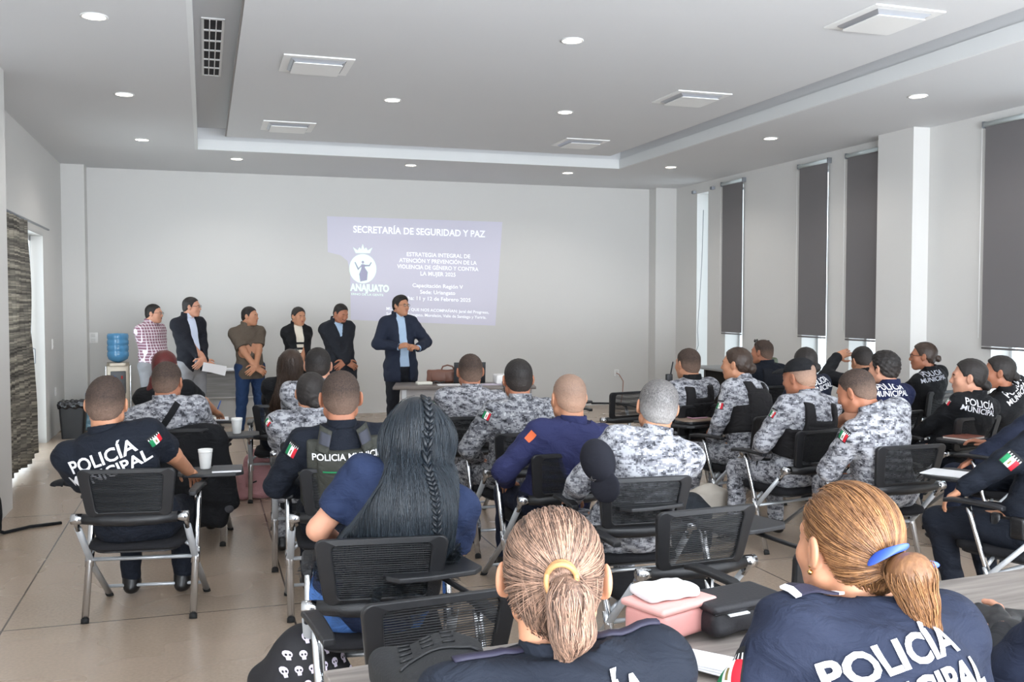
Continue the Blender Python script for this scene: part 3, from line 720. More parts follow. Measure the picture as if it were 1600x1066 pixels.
PEOPLE = {}
def person(key, label, loc, rz, o):
    """o: options. Local space: x right, y forward, z up, origin on the floor under the pelvis."""
    g = lambda k, d=None: o.get(k, d)
    root = empty('person', loc, rz, label, 'person', g('group'))
    Rz = np.array([[math.cos(rz), math.sin(rz), 0], [-math.sin(rz), math.cos(rz), 0], [0, 0, 1]])   # world -> local
    def w2l(p): return Rz@(np.array(p, float)-np.array(loc, float))
    sit = g('sit', True); b = g('build', 1.); fem = g('female', False); hs = g('hs', 1.0); step = g('step', .010); hstep = g('hstep', .0055)
    Hc = w2l(g('head')) if g('head') is not None else V(0, .05, g('height', 1.65)-.118*hs)
    hyaw = g('hyaw', 0.)-rz; hp = g('hpitch', 0.); ht = g('hroll', 0.)        # world yaw of face (0 = +Y, + = to the left), pitch down +
    fw = V(-math.sin(hyaw)*math.cos(hp), math.cos(hyaw)*math.cos(hp), -math.sin(hp))
    rt0 = V(math.cos(hyaw), math.sin(hyaw), 0); up = np.cross(rt0, fw); up = nrm(up*math.cos(ht)+rt0*math.sin(ht)); HB_ = basis(fw, up)
    Pz = V(0, 0, g('pz', .545 if sit else g('height', 1.65)*.525))
    N = Hc+HB_@V(0, -.05, -.128)*hs+V(0, g('nback', -.01), 0); N[2] = min(N[2], Hc[2]-.105*hs)
    U = nrm(N-Pz); tw = g('twist', 0.); Fv = nrm(V(-math.sin(tw), math.cos(tw), 0)-U*(V(-math.sin(tw), math.cos(tw), 0)@U)); X = np.cross(Fv, U); TB = np.stack([X, Fv, U], 1)
    Lt = np.linalg.norm(N-Pz); sw = g('sw', ((.158 if fem else .178) if sit else (.132 if fem else .150)))*math.sqrt(b)
    bow = Fv*-.025*g('slump', 1.)
    C = Pz+U*Lt*.66+bow; A = Pz+U*Lt*.3+bow*.4+Fv*.01*b
    sh = {s: N-U*(.066 if sit else .085)+X*s*sw-Fv*.01+V(0, 0, g('shrug', 0)) for s in (-1, 1)}
    ul, fl = (.265, .235) if fem else (.285, .25)
    if not sit: k_ = g('height', 1.65)/1.65; ul *= k_; fl *= k_
    # arms: wrist targets (local)
    wr = g('wrists', None) or {-1: V(-.12, .34, .70), 1: V(.12, .34, .70)}
    pole = g('poles', None) or {-1: V(-.7, -.35, -.6), 1: V(.7, -.35, -.6)}
    el = {}
    for s in (-1, 1): el[s], wr[s] = ik(sh[s], np.array(wr[s], float), ul, fl, pole[s])
    if sit:
        hipx = .088*b; kn = g('knees', None) or {-1: V(-.14, .42, .505), 1: V(.14, .42, .505)}; an = g('ankles', None) or {-1: V(-.14, .44, .10), 1: V(.14, .44, .10)}
    else:
        h_ = g('height', 1.65); hipx = .085*b; st = g('stance', .11); kn = {s: V(s*(st*.9), .015, h_*.275) for s in (-1, 1)}; an = {s: V(s*st, -.02, .075) for s in (-1, 1)}
        if g('ankles'): an = g('ankles')
        if g('knees'): kn = g('knees')
    hp_ = {s: Pz+V(s*hipx, 0, -.01) for s in (-1, 1)}
    # ---- torso primitives with thickness d
    def torso(f, d, k=.05, sleeve=0, arms=True, shd=None, skirt=0):
        f.ell(Pz+U*.01, V(.165*b+d, .125*b+d, .12+d), k, TB); f.ell(A, V(.148*b+d, (.112+.03*g('belly', .4))*b+d, .17+d), k, TB)
        f.ell(C, V((.15 if fem else .163)*b+d, .108*b+d, .2+d), k, TB)
        f.ell(N-U*.13-Fv*.035, V(.135*b+d, .075*b+d, .12+d), k, TB)
        for s in (-1, 1):
            f.cone(N-U*.03-Fv*.005+X*s*.03, sh[s]-X*s*.01+U*.008, .046+d*.7, .05+d, k)
            f.cone(C+X*s*.07+U*.02, sh[s]-X*s*.02-U*.02, .085+d, .055+d, k)
            if fem: f.ell(C+X*s*.075+Fv*.085+U*.0, V(.062+d, .055+d, .06+d), .03, TB)
        return f
    def arms(f, d, fr=1., k=.03, which=(-1, 1)):
        for s in which:
            r0, r1, r2 = (.053, .042, .029) if not fem else (.047, .037, .026)
            r0 *= b**.7; r1 *= b**.6; r2 *= b**.3
            if fr >= 1:
                f.cone(sh[s]-X*s*.0, el[s], r0+d, r1+d, k); e = el[s]+(wr[s]-el[s])*min(1, (fr-1)*1.0) ; f.cone(el[s], e, r1+d*.95, r1+(r2-r1)*(fr-1)+d*.9+.002, .02)
            else:
                e = sh[s]+(el[s]-sh[s])*fr; f.cone(sh[s], e, r0+d, r0+(r1-r0)*fr+d*1.1, k)
        return f
    def legs(f, d, low=1., k=.04):
        for s in (-1, 1):
            f.cone(hp_[s], kn[s], .088*b**.7+d, .058*b**.4+d, k)
            e = kn[s]+(an[s]-kn[s])*low; dn = nrm(an[s]-kn[s])
            f.cone(kn[s], e, .055+d, .055+(.036-.055)*low+d*1.3, .03); f.cone(kn[s]+dn*.08-V(0, .02, 0), kn[s]+dn*.2-V(0, .012, 0), .045+d, .035+d, .03)
        return f
    # ---- the body: one skin mesh in matched pieces
    body = Fld(); torso(body, -.004); arms(body, 0, 2.); legs(body, -.004); neckr = g('neckr', .047 if fem else .056)
    nt = Hc+HB_@V(0, -.035, -.05)*hs
    body.cone(N-U*.05, nt, neckr+.006, neckr, .03)
    hf = head_fields(Hc, HB_, hs, g('fat', .3), fem, g('ear', 0.))
    hf2 = Fld().merge(hf); hf2.cone(N-U*.05, nt, neckr+.006, neckr, .03)
    for s in (-1, 1): hf2.cone(nt+HB_@V(s*.03, -.01, 0), N+X*s*.03, .03, .034, .03)
    zn = N[2]-.01; parts = []
    bl = Fld().merge(body); bl.cone(nt, nt, neckr, neckr, .02); bl.cut(lambda X_, Y_, Z_: Z_-(zn+.03)+0*X_+0*Y_)
    for s in (-1, 1): bl.plane(wr[s], wr[s]-el[s]) if False else None
    P, Q = smesh(bl, g('bstep', .013)); parts.append((P, Q, 0))
    hx = Fld().merge(hf2); hx.cut(lambda X_, Y_, Z_: zn-Z_+0*X_+0*Y_)
    P, Q = smesh(hx, hstep); parts.append((P, Q, 0))
    hd = g('hands', {}); 
    for s in (-1, 1):
        q = hd.get(s, {}); dd = q.get('d', nrm(wr[s]-el[s])); nn = q.get('n', V(0, 0, 1) if abs(nrm(wr[s]-el[s])[2]) < .9 else V(0, 1, 0))
        hand(parts, wr[s], np.array(dd, float), np.array(nn, float), q.get('curl', .55), q.get('spread', .1), q.get('side', 1 if s == -1 else -1), q.get('sc', .95 if fem else 1.02), step=q.get('step', .005))
    skm = SK[g('skin', 'a')]
    mk('body', parts, skm, root)
    # ---- face details
    Lh = lambda x, y, z: Hc+HB_@(V(x, y, z)*hs)
    if g('face', False):
        for s in (-1, 1):
            e = MB().sphere(Lh(s*.032, .0745, .001), .0125*hs, EYEW, 12).sphere(Lh(s*.032, .0835, .001), .0055*hs, EYED, 8); e.build('eye', EYEW, root)
        for s in (-1, 1):
            MB().tube([Lh(s*.015, .0915, .0165), Lh(s*.03, .0905, .0215), Lh(s*.046, .08, .0155)], [.0026*hs, .0036*hs, .0018*hs], n=6).build('eyebrow', BROW, root)
        lf = Fld(); lf.ell(Lh(0, .0935, -.0565), V(.021, .0055, .0042)*hs, .004, HB_); lf.ell(Lh(0, .0925, -.067), V(.018, .006, .005)*hs, .004, HB_)
        P, Q = smesh(lf, .0022); mk('lips', [(P, Q, 0)], LIP if not g('lip') else g('lip'), root)
        if g('beard'):
            bf = Fld(); bf.cone(Lh(-.024, .085, -.048), Lh(.024, .085, -.048), .0065*hs, .0065*hs, .01); bf.cone(Lh(-.028, .072, -.06), Lh(-.016, .074, -.1), .008*hs, .009*hs, .01); bf.cone(Lh(.028, .072, -.06), Lh(.016, .074, -.1), .008*hs, .009*hs, .01); bf.cone(Lh(-.014, .074, -.1), Lh(.014, .074, -.1), .012*hs, .012*hs, .01); bf.ell(Lh(0, .0925, -.062), V(.019, .02, .011)*hs, .004, HB_, 's')
            P, Q = smesh(bf, .003); mk('beard', [(P, Q, 0)], HSH, root)
    if g('glasses'):
        gm = g('glasses'); m_ = MB(); gl = 'dark' in gm
        up_ = .045 if 'top' in gm else 0; 
        for s in (-1, 1):
            if 'top' in gm: m_.tube([Lh(s*.05, .05, .103), Lh(s*.083, -.01, .06), Lh(s*.09, -.05, .03)], .0022, GLASSF, 6); c0 = Lh(s*.028, .058, .112)
            else: m_.tube([Lh(s*.056, .082, .008), Lh(s*.086, .03, .008), Lh(s*.088, -.004, .01), Lh(s*.086, -.02, -.004)], .0023, GLASSF, 6); c0 = Lh(s*.0315, .1, .003)
            ring = [c0+HB_@(V(.0235*math.cos(t), 0, .0155*math.sin(t))*hs) for t in np.linspace(0, 2*math.pi, 17)]
            m_.tube(ring, .0017, GLASSF, 5, cap=False)
            m_.add([c0]+[Vector(r) for r in ring[:-1]], [(0, 1+i, 1+(i+1) % 16) for i in range(16)], mat('dark_lens', '#0c0c10', .1) if gl else LENS)
        c0 = Lh(-.009, .101, .006) if 'top' not in gm else Lh(-.008, .06, .113); c1 = Lh(.009, .101, .006) if 'top' not in gm else Lh(.008, .06, .113); m_.tube([c0, c1], .0018, GLASSF, 5)
        m_.build('sunglasses' if 'sun' in gm else 'spectacles', GLASSF, root)
    # ---- hair
    st_ = g('hair', 'short'); hm = g('hairm', HB); t = g('hairt', .007)
    hl = lambda P: (P-Hc)@HB_/hs     # to head coords
    def hairbase(t, cutf, neck=True, front=0):
        f = Fld(); f.ell(Hc+HB_@(V(0, -.018, .034)*hs), (V(.077, .096, .084)+t)*hs, .02, HB_)
        if neck:
            f.cone(Lh(0, -.045, -.03), Lh(0, -.04, -.075), (neckr+.006+t*.4), (neckr+.001), .03)
            f.ell(Lh(0, -.03, -.015), (V(.071, .068, .05)+t*.8)*hs, .03, HB_)
        def c(X_, Y_, Z_):
            px, py, pz = X_-Hc[0], Y_-Hc[1], Z_-Hc[2]
            y = (px*HB_[0, 1]+py*HB_[1, 1]+pz*HB_[2, 1])/hs; z = (px*HB_[0, 2]+py*HB_[1, 2]+pz*HB_[2, 2])/hs
            return (cutf(y)-z)*hs*.6
        f.cut(c); return f
    hparts = []; attrs = []
    if st_ in ('short', 'shorttop', 'stubble', 'messy'):
        f = hairbase(t, SHORT)
        if st_ == 'shorttop': f2 = Fld(); f2.ops = [f.ops[0]]; f.ops.insert(1, ('u', Fld().ell(Lh(0, .012, .07), V(.066, .075, .062)*hs, .02, HB_).ops[0][1], Lh(0, .012, .07)-.1, Lh(0, .012, .07)+.1, .02))
        if st_ == 'messy': f.noise(lambda X_, Y_, Z_: .006*np.sin(X_*110+Z_*60)*np.sin(Y_*95+1)*np.sin(Z_*120))
        P, Q = smesh(f, min(hstep, .005)*1.0); hparts.append((P, Q, 0)); h0 = hl(P); rs_ = np.random.RandomState(len(P)); attrs.append(np.clip(np.clip((.045-h0[:, 2])/.09, 0, 1)*g('fade', .75)+rs_.rand(len(P))*.32-.08, 0, 1)); g0_ = grad(f, P); P += g0_*((rs_.rand(len(P))-.4)*g('fuzz', .0030))[:, None]; hparts[-1] = (P, Q, 0); hf_ = f
    else:
        f = hairbase(t+.004, TIED); hf_ = f
        if st_ in ('bun', 'lowbun'):
            bc = Lh(*g('bunpos', (0, -.122, -.02))); br = g('bunr', .036); f.ell(bc, V(br*1.1, br*.85, br)*hs, .012, HB_)
            f.noise(lambda X_, Y_, Z_: .0028*np.sin(X_*150+Z_*90)*np.sin(Y_*120+2)*np.sin(Z_*140))
        if st_ == 'tail':
            a = Lh(*g('tie', (0, -.115, .0))); f.cone(a, a, .02, .02, .02)
            pr = a; 
            for (dx, dy, dz, r) in g('tailpts', [(0, -.035, -.03, .026), (0, -.03, -.09, .024), (0, -.025, -.15, .012)]):
                nx_ = a+HB_@V(dx, dy, dz)*hs; f.cone(pr, nx_, .02 if pr is a else rr_, r, .012); pr = nx_; rr_ = r
        if st_ == 'long':
            zb = g('hairlen', .34); wd = g('hairw', .115)
            f.ell(Lh(0, -.05, -.02), V(wd*.88, .075, .12)*hs, .04, HB_)
            tf = torso(Fld(), .012+g('drape', .035)); htop = Lh(0, -.055, -.03)
            def drape(X_, Y_, Z_):
                base = Fld.pts(tf, np.stack([a.ravel() for a in np.broadcast_arrays(X_, Y_, Z_)], 1)).reshape(np.broadcast(X_, Y_, Z_).shape)
                lx = (X_-N[0])*X[0]+(Y_-N[1])*X[1]+(Z_-N[2])*X[2]; ly = (X_-N[0])*Fv[0]+(Y_-N[1])*Fv[1]+(Z_-N[2])*Fv[2]
                zz = N[2]-Z_; wloc = wd*(.86+.62*np.clip(zz/zb, 0, 1)); edge = .02*np.sin(lx*70)+.01*np.sin(lx*190+1)
                return np.maximum(np.maximum(base, np.abs(lx)-wloc), np.maximum(ly-.0, np.maximum(zz-zb+edge+1.2*lx*lx, Z_-htop[2])))
            f.ops.append(('u', drape, N-V(.25, .35, zb+.05), N+V(.25, .1, .2), .05))
        P, Q = smesh(f, g('hairstep', .0065)); hparts.append((P, Q, 0)); attrs.append(np.full(len(P), .25))
    if g('strands'):
        ns, nseg, sstep, srad, spr = g('strands'); lo, hi = f.bounds(); dfn = g('strdir')
        if st_ == 'tail':
            a = Lh(*g('tie', (0, -.115, .0))); up0 = HB_[:, 2]
            P0 = surf_samples(f, ns, lo, hi, 3, lambda P: (np.linalg.norm(P-a, axis=1) > .035) & (hl(P)[:, 2] > -.06) & (hl(P)[:, 1] > -.115))
            dist = np.linalg.norm(P0-a, axis=1)
            h0 = hl(P0); ang = np.arctan2(h0[:, 0], h0[:, 2]-.0); stripe = .5+.5*np.sin(ang*g('streak', 26)+.8*np.sin(ang*7)); rs = np.random.RandomState(5); at_ = np.clip(stripe*.8+rs.rand(len(P0))*.5-.15, 0, 1)
            def toward(P, i):
                d = a-P; L = np.linalg.norm(d, axis=1)[:, None]; return d/np.maximum(L, .004)
            VV, QQ, AA = strands(f, P0, toward, nseg, sstep, srad, spr, attr=at_); hparts.append((VV, QQ, 0)); attrs.append(AA)
            tl = g('tailpts'); P1 = surf_samples(f, ns//2, a-V(.09, .12, .2), a+V(.09, .05, .03), 4, lambda P: np.linalg.norm(P-a, axis=1) > .012)
            ed = a+HB_@V(*tl[-1][:3])*hs; dn_ = nrm(ed-a); P1 = P1[((P1-a)@dn_ > -.005)]
            VV, QQ, AA = strands(f, P1, lambda P, i: np.tile(dn_, (len(P), 1)), 6, .012, srad, spr*2.2, seed=9); hparts.append((VV, QQ, 0)); attrs.append(AA)
        else:
            P0 = surf_samples(f, ns, lo, hi, 3, lambda P: P[:, 2] > Hc[2]-.3*hs)
            crown = Lh(0, -.01, .12)
            def down(P, i):
                h = hl(P); d = P-crown; d[:, 2] -= .02; d = d/np.linalg.norm(d, axis=1)[:, None]; w = np.clip((.07-h[:, 2])/.06, 0, 1)[:, None]
                return d*(1-w)+w*V(0, 0, -1)
            VV, QQ, AA = strands(f, P0, down, nseg, sstep, srad, spr); hparts.append((VV, QQ, 0)); attrs.append(AA)
    ho = mk('hair', hparts, hm, root)
    if ho and len(ho.data.vertices) == sum(len(a) for a in attrs):
        ho.data.attributes.new('strand', 'FLOAT', 'POINT').data.foreach_set('value', np.concatenate(attrs).astype(np.float32))
    # ---- clothes
    fold = lambda a=.004: (lambda X_, Y_, Z_: a*(np.sin(34*X_+21*Y_+38*Z_+2*np.sin(9*Y_+5*X_+rz*9))*np.sin(15*X_-26*Y_+17*Z_+rz*5)))
    top = g('top', dict(m=NAVY, sl=2., d=.014)); shirt = Fld(); d = top.get('d', .014)
    torso(shirt, d); arms(shirt, d+top.get('sd', .004), top.get('sl', 2.)-(.06 if top.get('sl', 2.) >= 1.9 else 0)); shirt.noise(fold(top.get('fold', .005)))
    hem = top.get('hem', -.10 if sit else -.06); 
    if sit: shirt.cut(lambda X_, Y_, Z_: (Pz[2]+hem)-Z_+0*X_+0*Y_)
    else: shirt.cut(lambda X_, Y_, Z_: (Pz[2]+hem)-Z_+0*X_+0*Y_)
    if hem < -.11:
        sk_ = Fld(); sk_.ell(Pz+V(0, 0, hem*.6), V(.168*b+d, .13*b+d, -hem+.06), .04); shirt.ops.insert(0, sk_.ops[0])
    if top.get('sl', 2.) < 1:                                        # flat cuffs of short sleeves
        for s in (-1, 1):
            e = sh[s]+(el[s]-sh[s])*(top['sl']+.02); dn = nrm(el[s]-sh[s])
            shirt.cut(lambda X_, Y_, Z_, e=e, dn=dn, s=s: np.minimum((X_-e[0])*dn[0]+(Y_-e[1])*dn[1]+(Z_-e[2])*dn[2], .085+.02-np.sqrt((X_-e[0]-dn[0]*.04)**2+(Y_-e[1]-dn[1]*.04)**2+(Z_-e[2]-dn[2]*.04)**2)))
    # neck opening
    no = N+U*.028+Fv*.02
    shirt.cut(lambda X_, Y_, Z_: np.minimum((X_-no[0])*U[0]+(Y_-no[1])*U[1]+(Z_-no[2])*U[2], .1-np.sqrt((X_-no[0])**2+(Y_-no[1])**2+(Z_-no[2])**2)))
    opening = top.get('open')
    body_shirt = shirt
    if opening:
        outer = Fld().merge(shirt)
        def wedge(X_, Y_, Z_):
            px, py, pz = X_-N[0], Y_-N[1], Z_-N[2]; lx = px*X[0]+py*X[1]+pz*X[2]-opening.get('off', 0); ly = px*Fv[0]+py*Fv[1]+pz*Fv[2]; lz = px*U[0]+py*U[1]+pz*U[2]
            w_ = np.interp(-lz, *opening['w']); return np.minimum(w_-np.abs(lx), ly-.02)
        outer.cut(wedge); P, Q = smesh(outer, step); so = mk(top.get('name', 'jacket'), [(P, Q, 0)], top['m'], root)
        inn = Fld(); torso(inn, d-.007); inn.cut(lambda X_, Y_, Z_: (Pz[2]-.02)-Z_+0*X_+0*Y_); inn.cut(lambda X_, Y_, Z_: np.minimum((X_-no[0])*U[0]+(Y_-no[1])*U[1]+(Z_-no[2])*U[2], .1-np.sqrt((X_-no[0])**2+(Y_-no[1])**2+(Z_-no[2])**2)))
        P, Q = smesh(inn, step); io = mk('shirt', [(P, Q, 0)], opening['m'], root)
        if opening.get('collar', True):
            cf = Fld(); cf.cone(N+U*.0, N+U*.045+Fv*.012, neckr+.018, neckr+.012, .0); cf.cone(N-U*.03, N+U*.08+Fv*.02, neckr+.004, neckr+.004, .002, 's'); cf.plane(N+U*.052+Fv*.01, U); cf.plane(N-U*.01, -U)
            P, Q = smesh(cf, .0045); mk('collar', [(P, Q, 0)], opening['m'], io)
    else:
        P, Q = smesh(shirt, step); so = mk(top.get('name', 'shirt'), [(P, Q, 0)], top['m'], root)
    if top.get('label'): so['label'] = top['label']
    if top.get('collar', True):
        cd = U*.5+nrm(nt-N)*.5; cf = Fld(); ch = top.get('ch', .066); cr_ = neckr+.017+(.008 if opening else 0)
        a0 = N-U*.005-Fv*.004; a1 = a0+nrm(cd)*ch
        cf.cone(a0-U*.02, a1, cr_+.012, cr_, .0)
        cf.cone(a0-U*.05, a1+nrm(cd)*.05, cr_-.003, cr_-.006, .002, 's'); cf.plane(a1-nrm(cd)*.004, nrm(cd)); cf.plane(a0-U*.02, -U)
        if opening or top.get('vneck'):
            cf.cut(lambda X_, Y_, Z_: np.minimum((.045 if opening else .02)-np.abs((X_-N[0])*X[0]+(Y_-N[1])*X[1]), (X_-N[0])*Fv[0]+(Y_-N[1])*Fv[1]-.02))
        P, Q = smesh(cf, .0045); co_ = mk('collar', [(P, Q, 0)], top.get('cm', top['m']), so)
    info = dict(root=root, shirt=shirt, so=so, N=N, U=U, X=X, F=Fv, TB=TB, sh=sh, el=el, wr=wr, Hc=Hc, HB=HB_, Pz=Pz, torso=torso, Lh=Lh, hf=hf, hs=hs, kn=kn, an=an, neckr=neckr, C=C, hairf=f)
    # trousers
    tr = g('bottom', NAVYD); lf_ = Fld(); legs(lf_, .013, .92 if sit else .97); lf_.ell(Pz+U*.01, V(.165*b+.008, .125*b+.008, .12+.006), .05, TB); lf_.noise(fold(.005)); lf_.cut(lambda X_, Y_, Z_: Z_-(Pz[2]+.06)+0*X_+0*Y_)
    P, Q = smesh(lf_, g('lstep', .013)); lo_ = mk('trousers', [(P, Q, 0)], tr, root); info['legs'] = lf_; info['lo'] = lo_
    # footwear
    sm_ = g('shoe', LEATH); 
    for s in (-1, 1):
        dn = nrm(an[s]-kn[s]); fa = g('feet', {}).get(s, V(s*.12, 1, 0)); fa = nrm(V(fa[0], fa[1], 0)); a = an[s]; Bf = basis(fa, V(0, 0, 1))
        ff = Fld(); gz = a[2]-.075
        if g('boots', sit): ff.cone(a, a-dn*.12, .046, .05, .03)
        ff.cone(a, V(a[0], a[1], gz+.04), .04, .04, .03); ff.ell(V(a[0], a[1], gz+.035)-fa*.02, V(.036, .045, .038), .03, Bf); ff.ell(V(a[0], a[1], gz+.03)+fa*.1, V(.044, .085, .032), .04, Bf)
        ff.cut(lambda X_, Y_, Z_, gz=gz: gz-Z_+0*X_+0*Y_); P, Q = smesh(ff, .009); mk('boot' if g('boots', sit) else 'shoe', [(P, Q, 0)], sm_, root)
    # vest
    ve = g('vest')
    if ve:
        vf = torso(Fld(), d+.020); wv = .165*b
        wb = ve.get('scoop', (.055, .20))
        def vreg(X_, Y_, Z_):
            px, py, pz = X_-N[0], Y_-N[1], Z_-N[2]; lx = np.abs(px*X[0]+py*X[1]+pz*X[2]); lz = px*U[0]+py*U[1]+pz*U[2]
            side = lx-np.where(lz > -.2, sw*ve.get('aw', .72), wv+.03)                # arm holes
            sco = np.minimum(wb[0]-lx, lz+wb[1]) ; bot = -.40-lz; topc = lz+.015-.0*lx
            return np.maximum(np.maximum(side*.8, sco), np.maximum(bot, topc))
        vf.cut(vreg)
        P, Q = smesh(vf, step); vo = mk('tactical_vest', [(P, Q, 0)], ve.get('m', VEST), root); tag(vo, ve.get('label', 'black tactical vest')); info['vest'] = vo
        vf2 = torso(Fld(), d+.030); 
        def vreg2(X_, Y_, Z_):
            px, py, pz = X_-N[0], Y_-N[1], Z_-N[2]; lx = np.abs(px*X[0]+py*X[1]+pz*X[2]); lz = px*U[0]+py*U[1]+pz*U[2]; ly = px*Fv[0]+py*Fv[1]+pz*Fv[2]
            return np.maximum(np.maximum(lx-.115*b, ly), np.maximum(-.36-lz, lz+wb[1]+.035))
        vf2.cut(vreg2); P, Q = smesh(vf2, step); mk('back_panel', [(P, Q, 0)], ve.get('m', VEST), vo); info['vf'] = torso(Fld(), d+.030)
    PEOPLE[key] = info
    return info
def l2w(I, v): return np.array(I['root'].matrix_basis @ Vector(v))
def hit(I, px, py, fld=None):
    """the point of a person's clothes that lies along the sight line px, py; in the person's own space"""
    fld = fld or I['shirt']; Mi = I['root'].matrix_basis.inverted(); o = np.array(Mi @ Vector((0, 0, CAMH))); d = nrm(np.array(Mi.to_3x3() @ Vector(ray(px, py)))); t = max(np.linalg.norm(I['N']-o)-.8, .2)
    for _ in range(90):
        f = float(fld.pts((o+d*t)[None])[0]); t += max(min(f, .15)*.7, -.02)
        if abs(f) < .0008: break
    return o+d*t, d
def text_at(I, lines, px, py, m, fld=None, parent=None, tilt=0, sx=1., bold=.012, name='lettering', align='CENTER', maxl=.03, off=.004):
    """lettering on the back, first baseline centred where the sight line px, py meets the cloth"""
    p, dd = hit(I, px, py, fld); U, X, Fv = I['U'], I['X'], I['F']; g_ = grad(fld or I['shirt'], p[None])[0]; dr = nrm(Fv*.6-g_*.4); Xr = nrm(X-dr*(X@dr)); Ur = np.cross(Xr, dr)*1.
    if Ur[2] < 0: Ur = -Ur
    Xt = Xr*math.cos(tilt)+Ur*math.sin(tilt); Ut = Ur*math.cos(tilt)-Xr*math.sin(tilt)
    return decal_text(fld or I['shirt'], lines, .05, p-dr*.02, Xt, Ut, dr, m, parent or I['so'], bold, sx, off, name, maxl, align)
def flag_at(I, px, py, w, h, tilt=0, head=True, s=-1, fld=None, parent=None, lean=.0):
    p, dd = hit(I, px, py, fld); g_ = grad(fld or I['shirt'], p[None])[0]; ax = nrm(I['sh'][s]-I['el'][s]); n = nrm(g_*.75-dd*.25); ax = nrm(ax-n*(ax@n)); Xd = np.cross(ax, n)
    return flag_patch(fld or I['shirt'], p+n*.01, Xd*math.cos(tilt)+ax*math.sin(tilt), ax*math.cos(tilt)-Xd*math.sin(tilt), -n, w, h, parent or I['so'], head)
def back_text(I, lines, m, dz=-.16, sx=1., fld=None, parent=None, dx=0, bold=.012, tilt=0, maxl=.03, name='lettering'):
    N, U, X, Fv = I['N'], I['U'], I['X'], I['F']; O = N+U*dz-Fv*.25+X*dx
    Xr = X*math.cos(tilt)+U*math.sin(tilt); Ur = U*math.cos(tilt)-X*math.sin(tilt)
    return decal_text(fld or I['shirt'], lines, .05, O, Xr, Ur, Fv, m, parent or I['so'], bold, sx, maxl=maxl, name=name)
def sleeve_flag(I, s, fr=.35, w=.07, h=.05, ang=None, head=True, out=None, tilt=.0):
    sh, el = I['sh'][s], I['el'][s]; p = sh+(el-sh)*fr; ax = nrm(sh-el); dirn = np.array(out if out is not None else I['X']*s*.8-I['F']*.6, float); dirn = nrm(dirn-ax*(dirn@ax)); Xd = np.cross(ax, dirn)
    return flag_patch(I['shirt'], p+dirn*.09, Xd*math.cos(tilt)+ax*math.sin(tilt), ax*math.cos(tilt)-Xd*math.sin(tilt), -dirn, w, h, I['so'], head)
LETW = mat('lettering_white', '#e6e6ea', .6); LETG = mat('lettering_grey', '#b9bcc6', .6)

# ------------------------------------------------------------------ folding training chairs
MESHB = mat('chair_mesh', '#2a2c30', .6); CHB = mat('chair_black_plastic', '#1a1b1e', .42, bump=.15, bscale=500); SEATF = cloth('seat_fabric', '#1c1c1f', .9, .15)
def chair_mesh_material():
    m = MESHB; q = NT(m); tc = q.n('ShaderNodeTexCoord'); sp = q.n('ShaderNodeSeparateXYZ'); q.l(tc.outputs['Object'], sp.inputs[0])
    a = q.n('ShaderNodeMath', operation='PINGPONG'); a.inputs[1].default_value = .0035; q.l(sp.outputs[2], a.inputs[0])
    b_ = q.n('ShaderNodeMath', operation='GREATER_THAN'); b_.inputs[1].default_value = .0012; q.l(a.outputs[0], b_.inputs[0])
    r = q.n('ShaderNodeMapRange'); r.inputs[3].default_value = .15; r.inputs[4].default_value = .75; q.l(b_.outputs[0], r.inputs[0]); q.l(r.outputs[0], q.b.inputs['Alpha'])
chair_mesh_material()
def back_surface(u, v):
    """u -1..1 across, v 0..1 up; chair back, slightly curved and reclined"""
    z = .595+.25*v; hw = .205+.035*v; x = u*hw; y = -.285-.055*v-.03*(1-(u*u))*.6
    return Vector((x, y, z+.008*(1-u*u)*v))
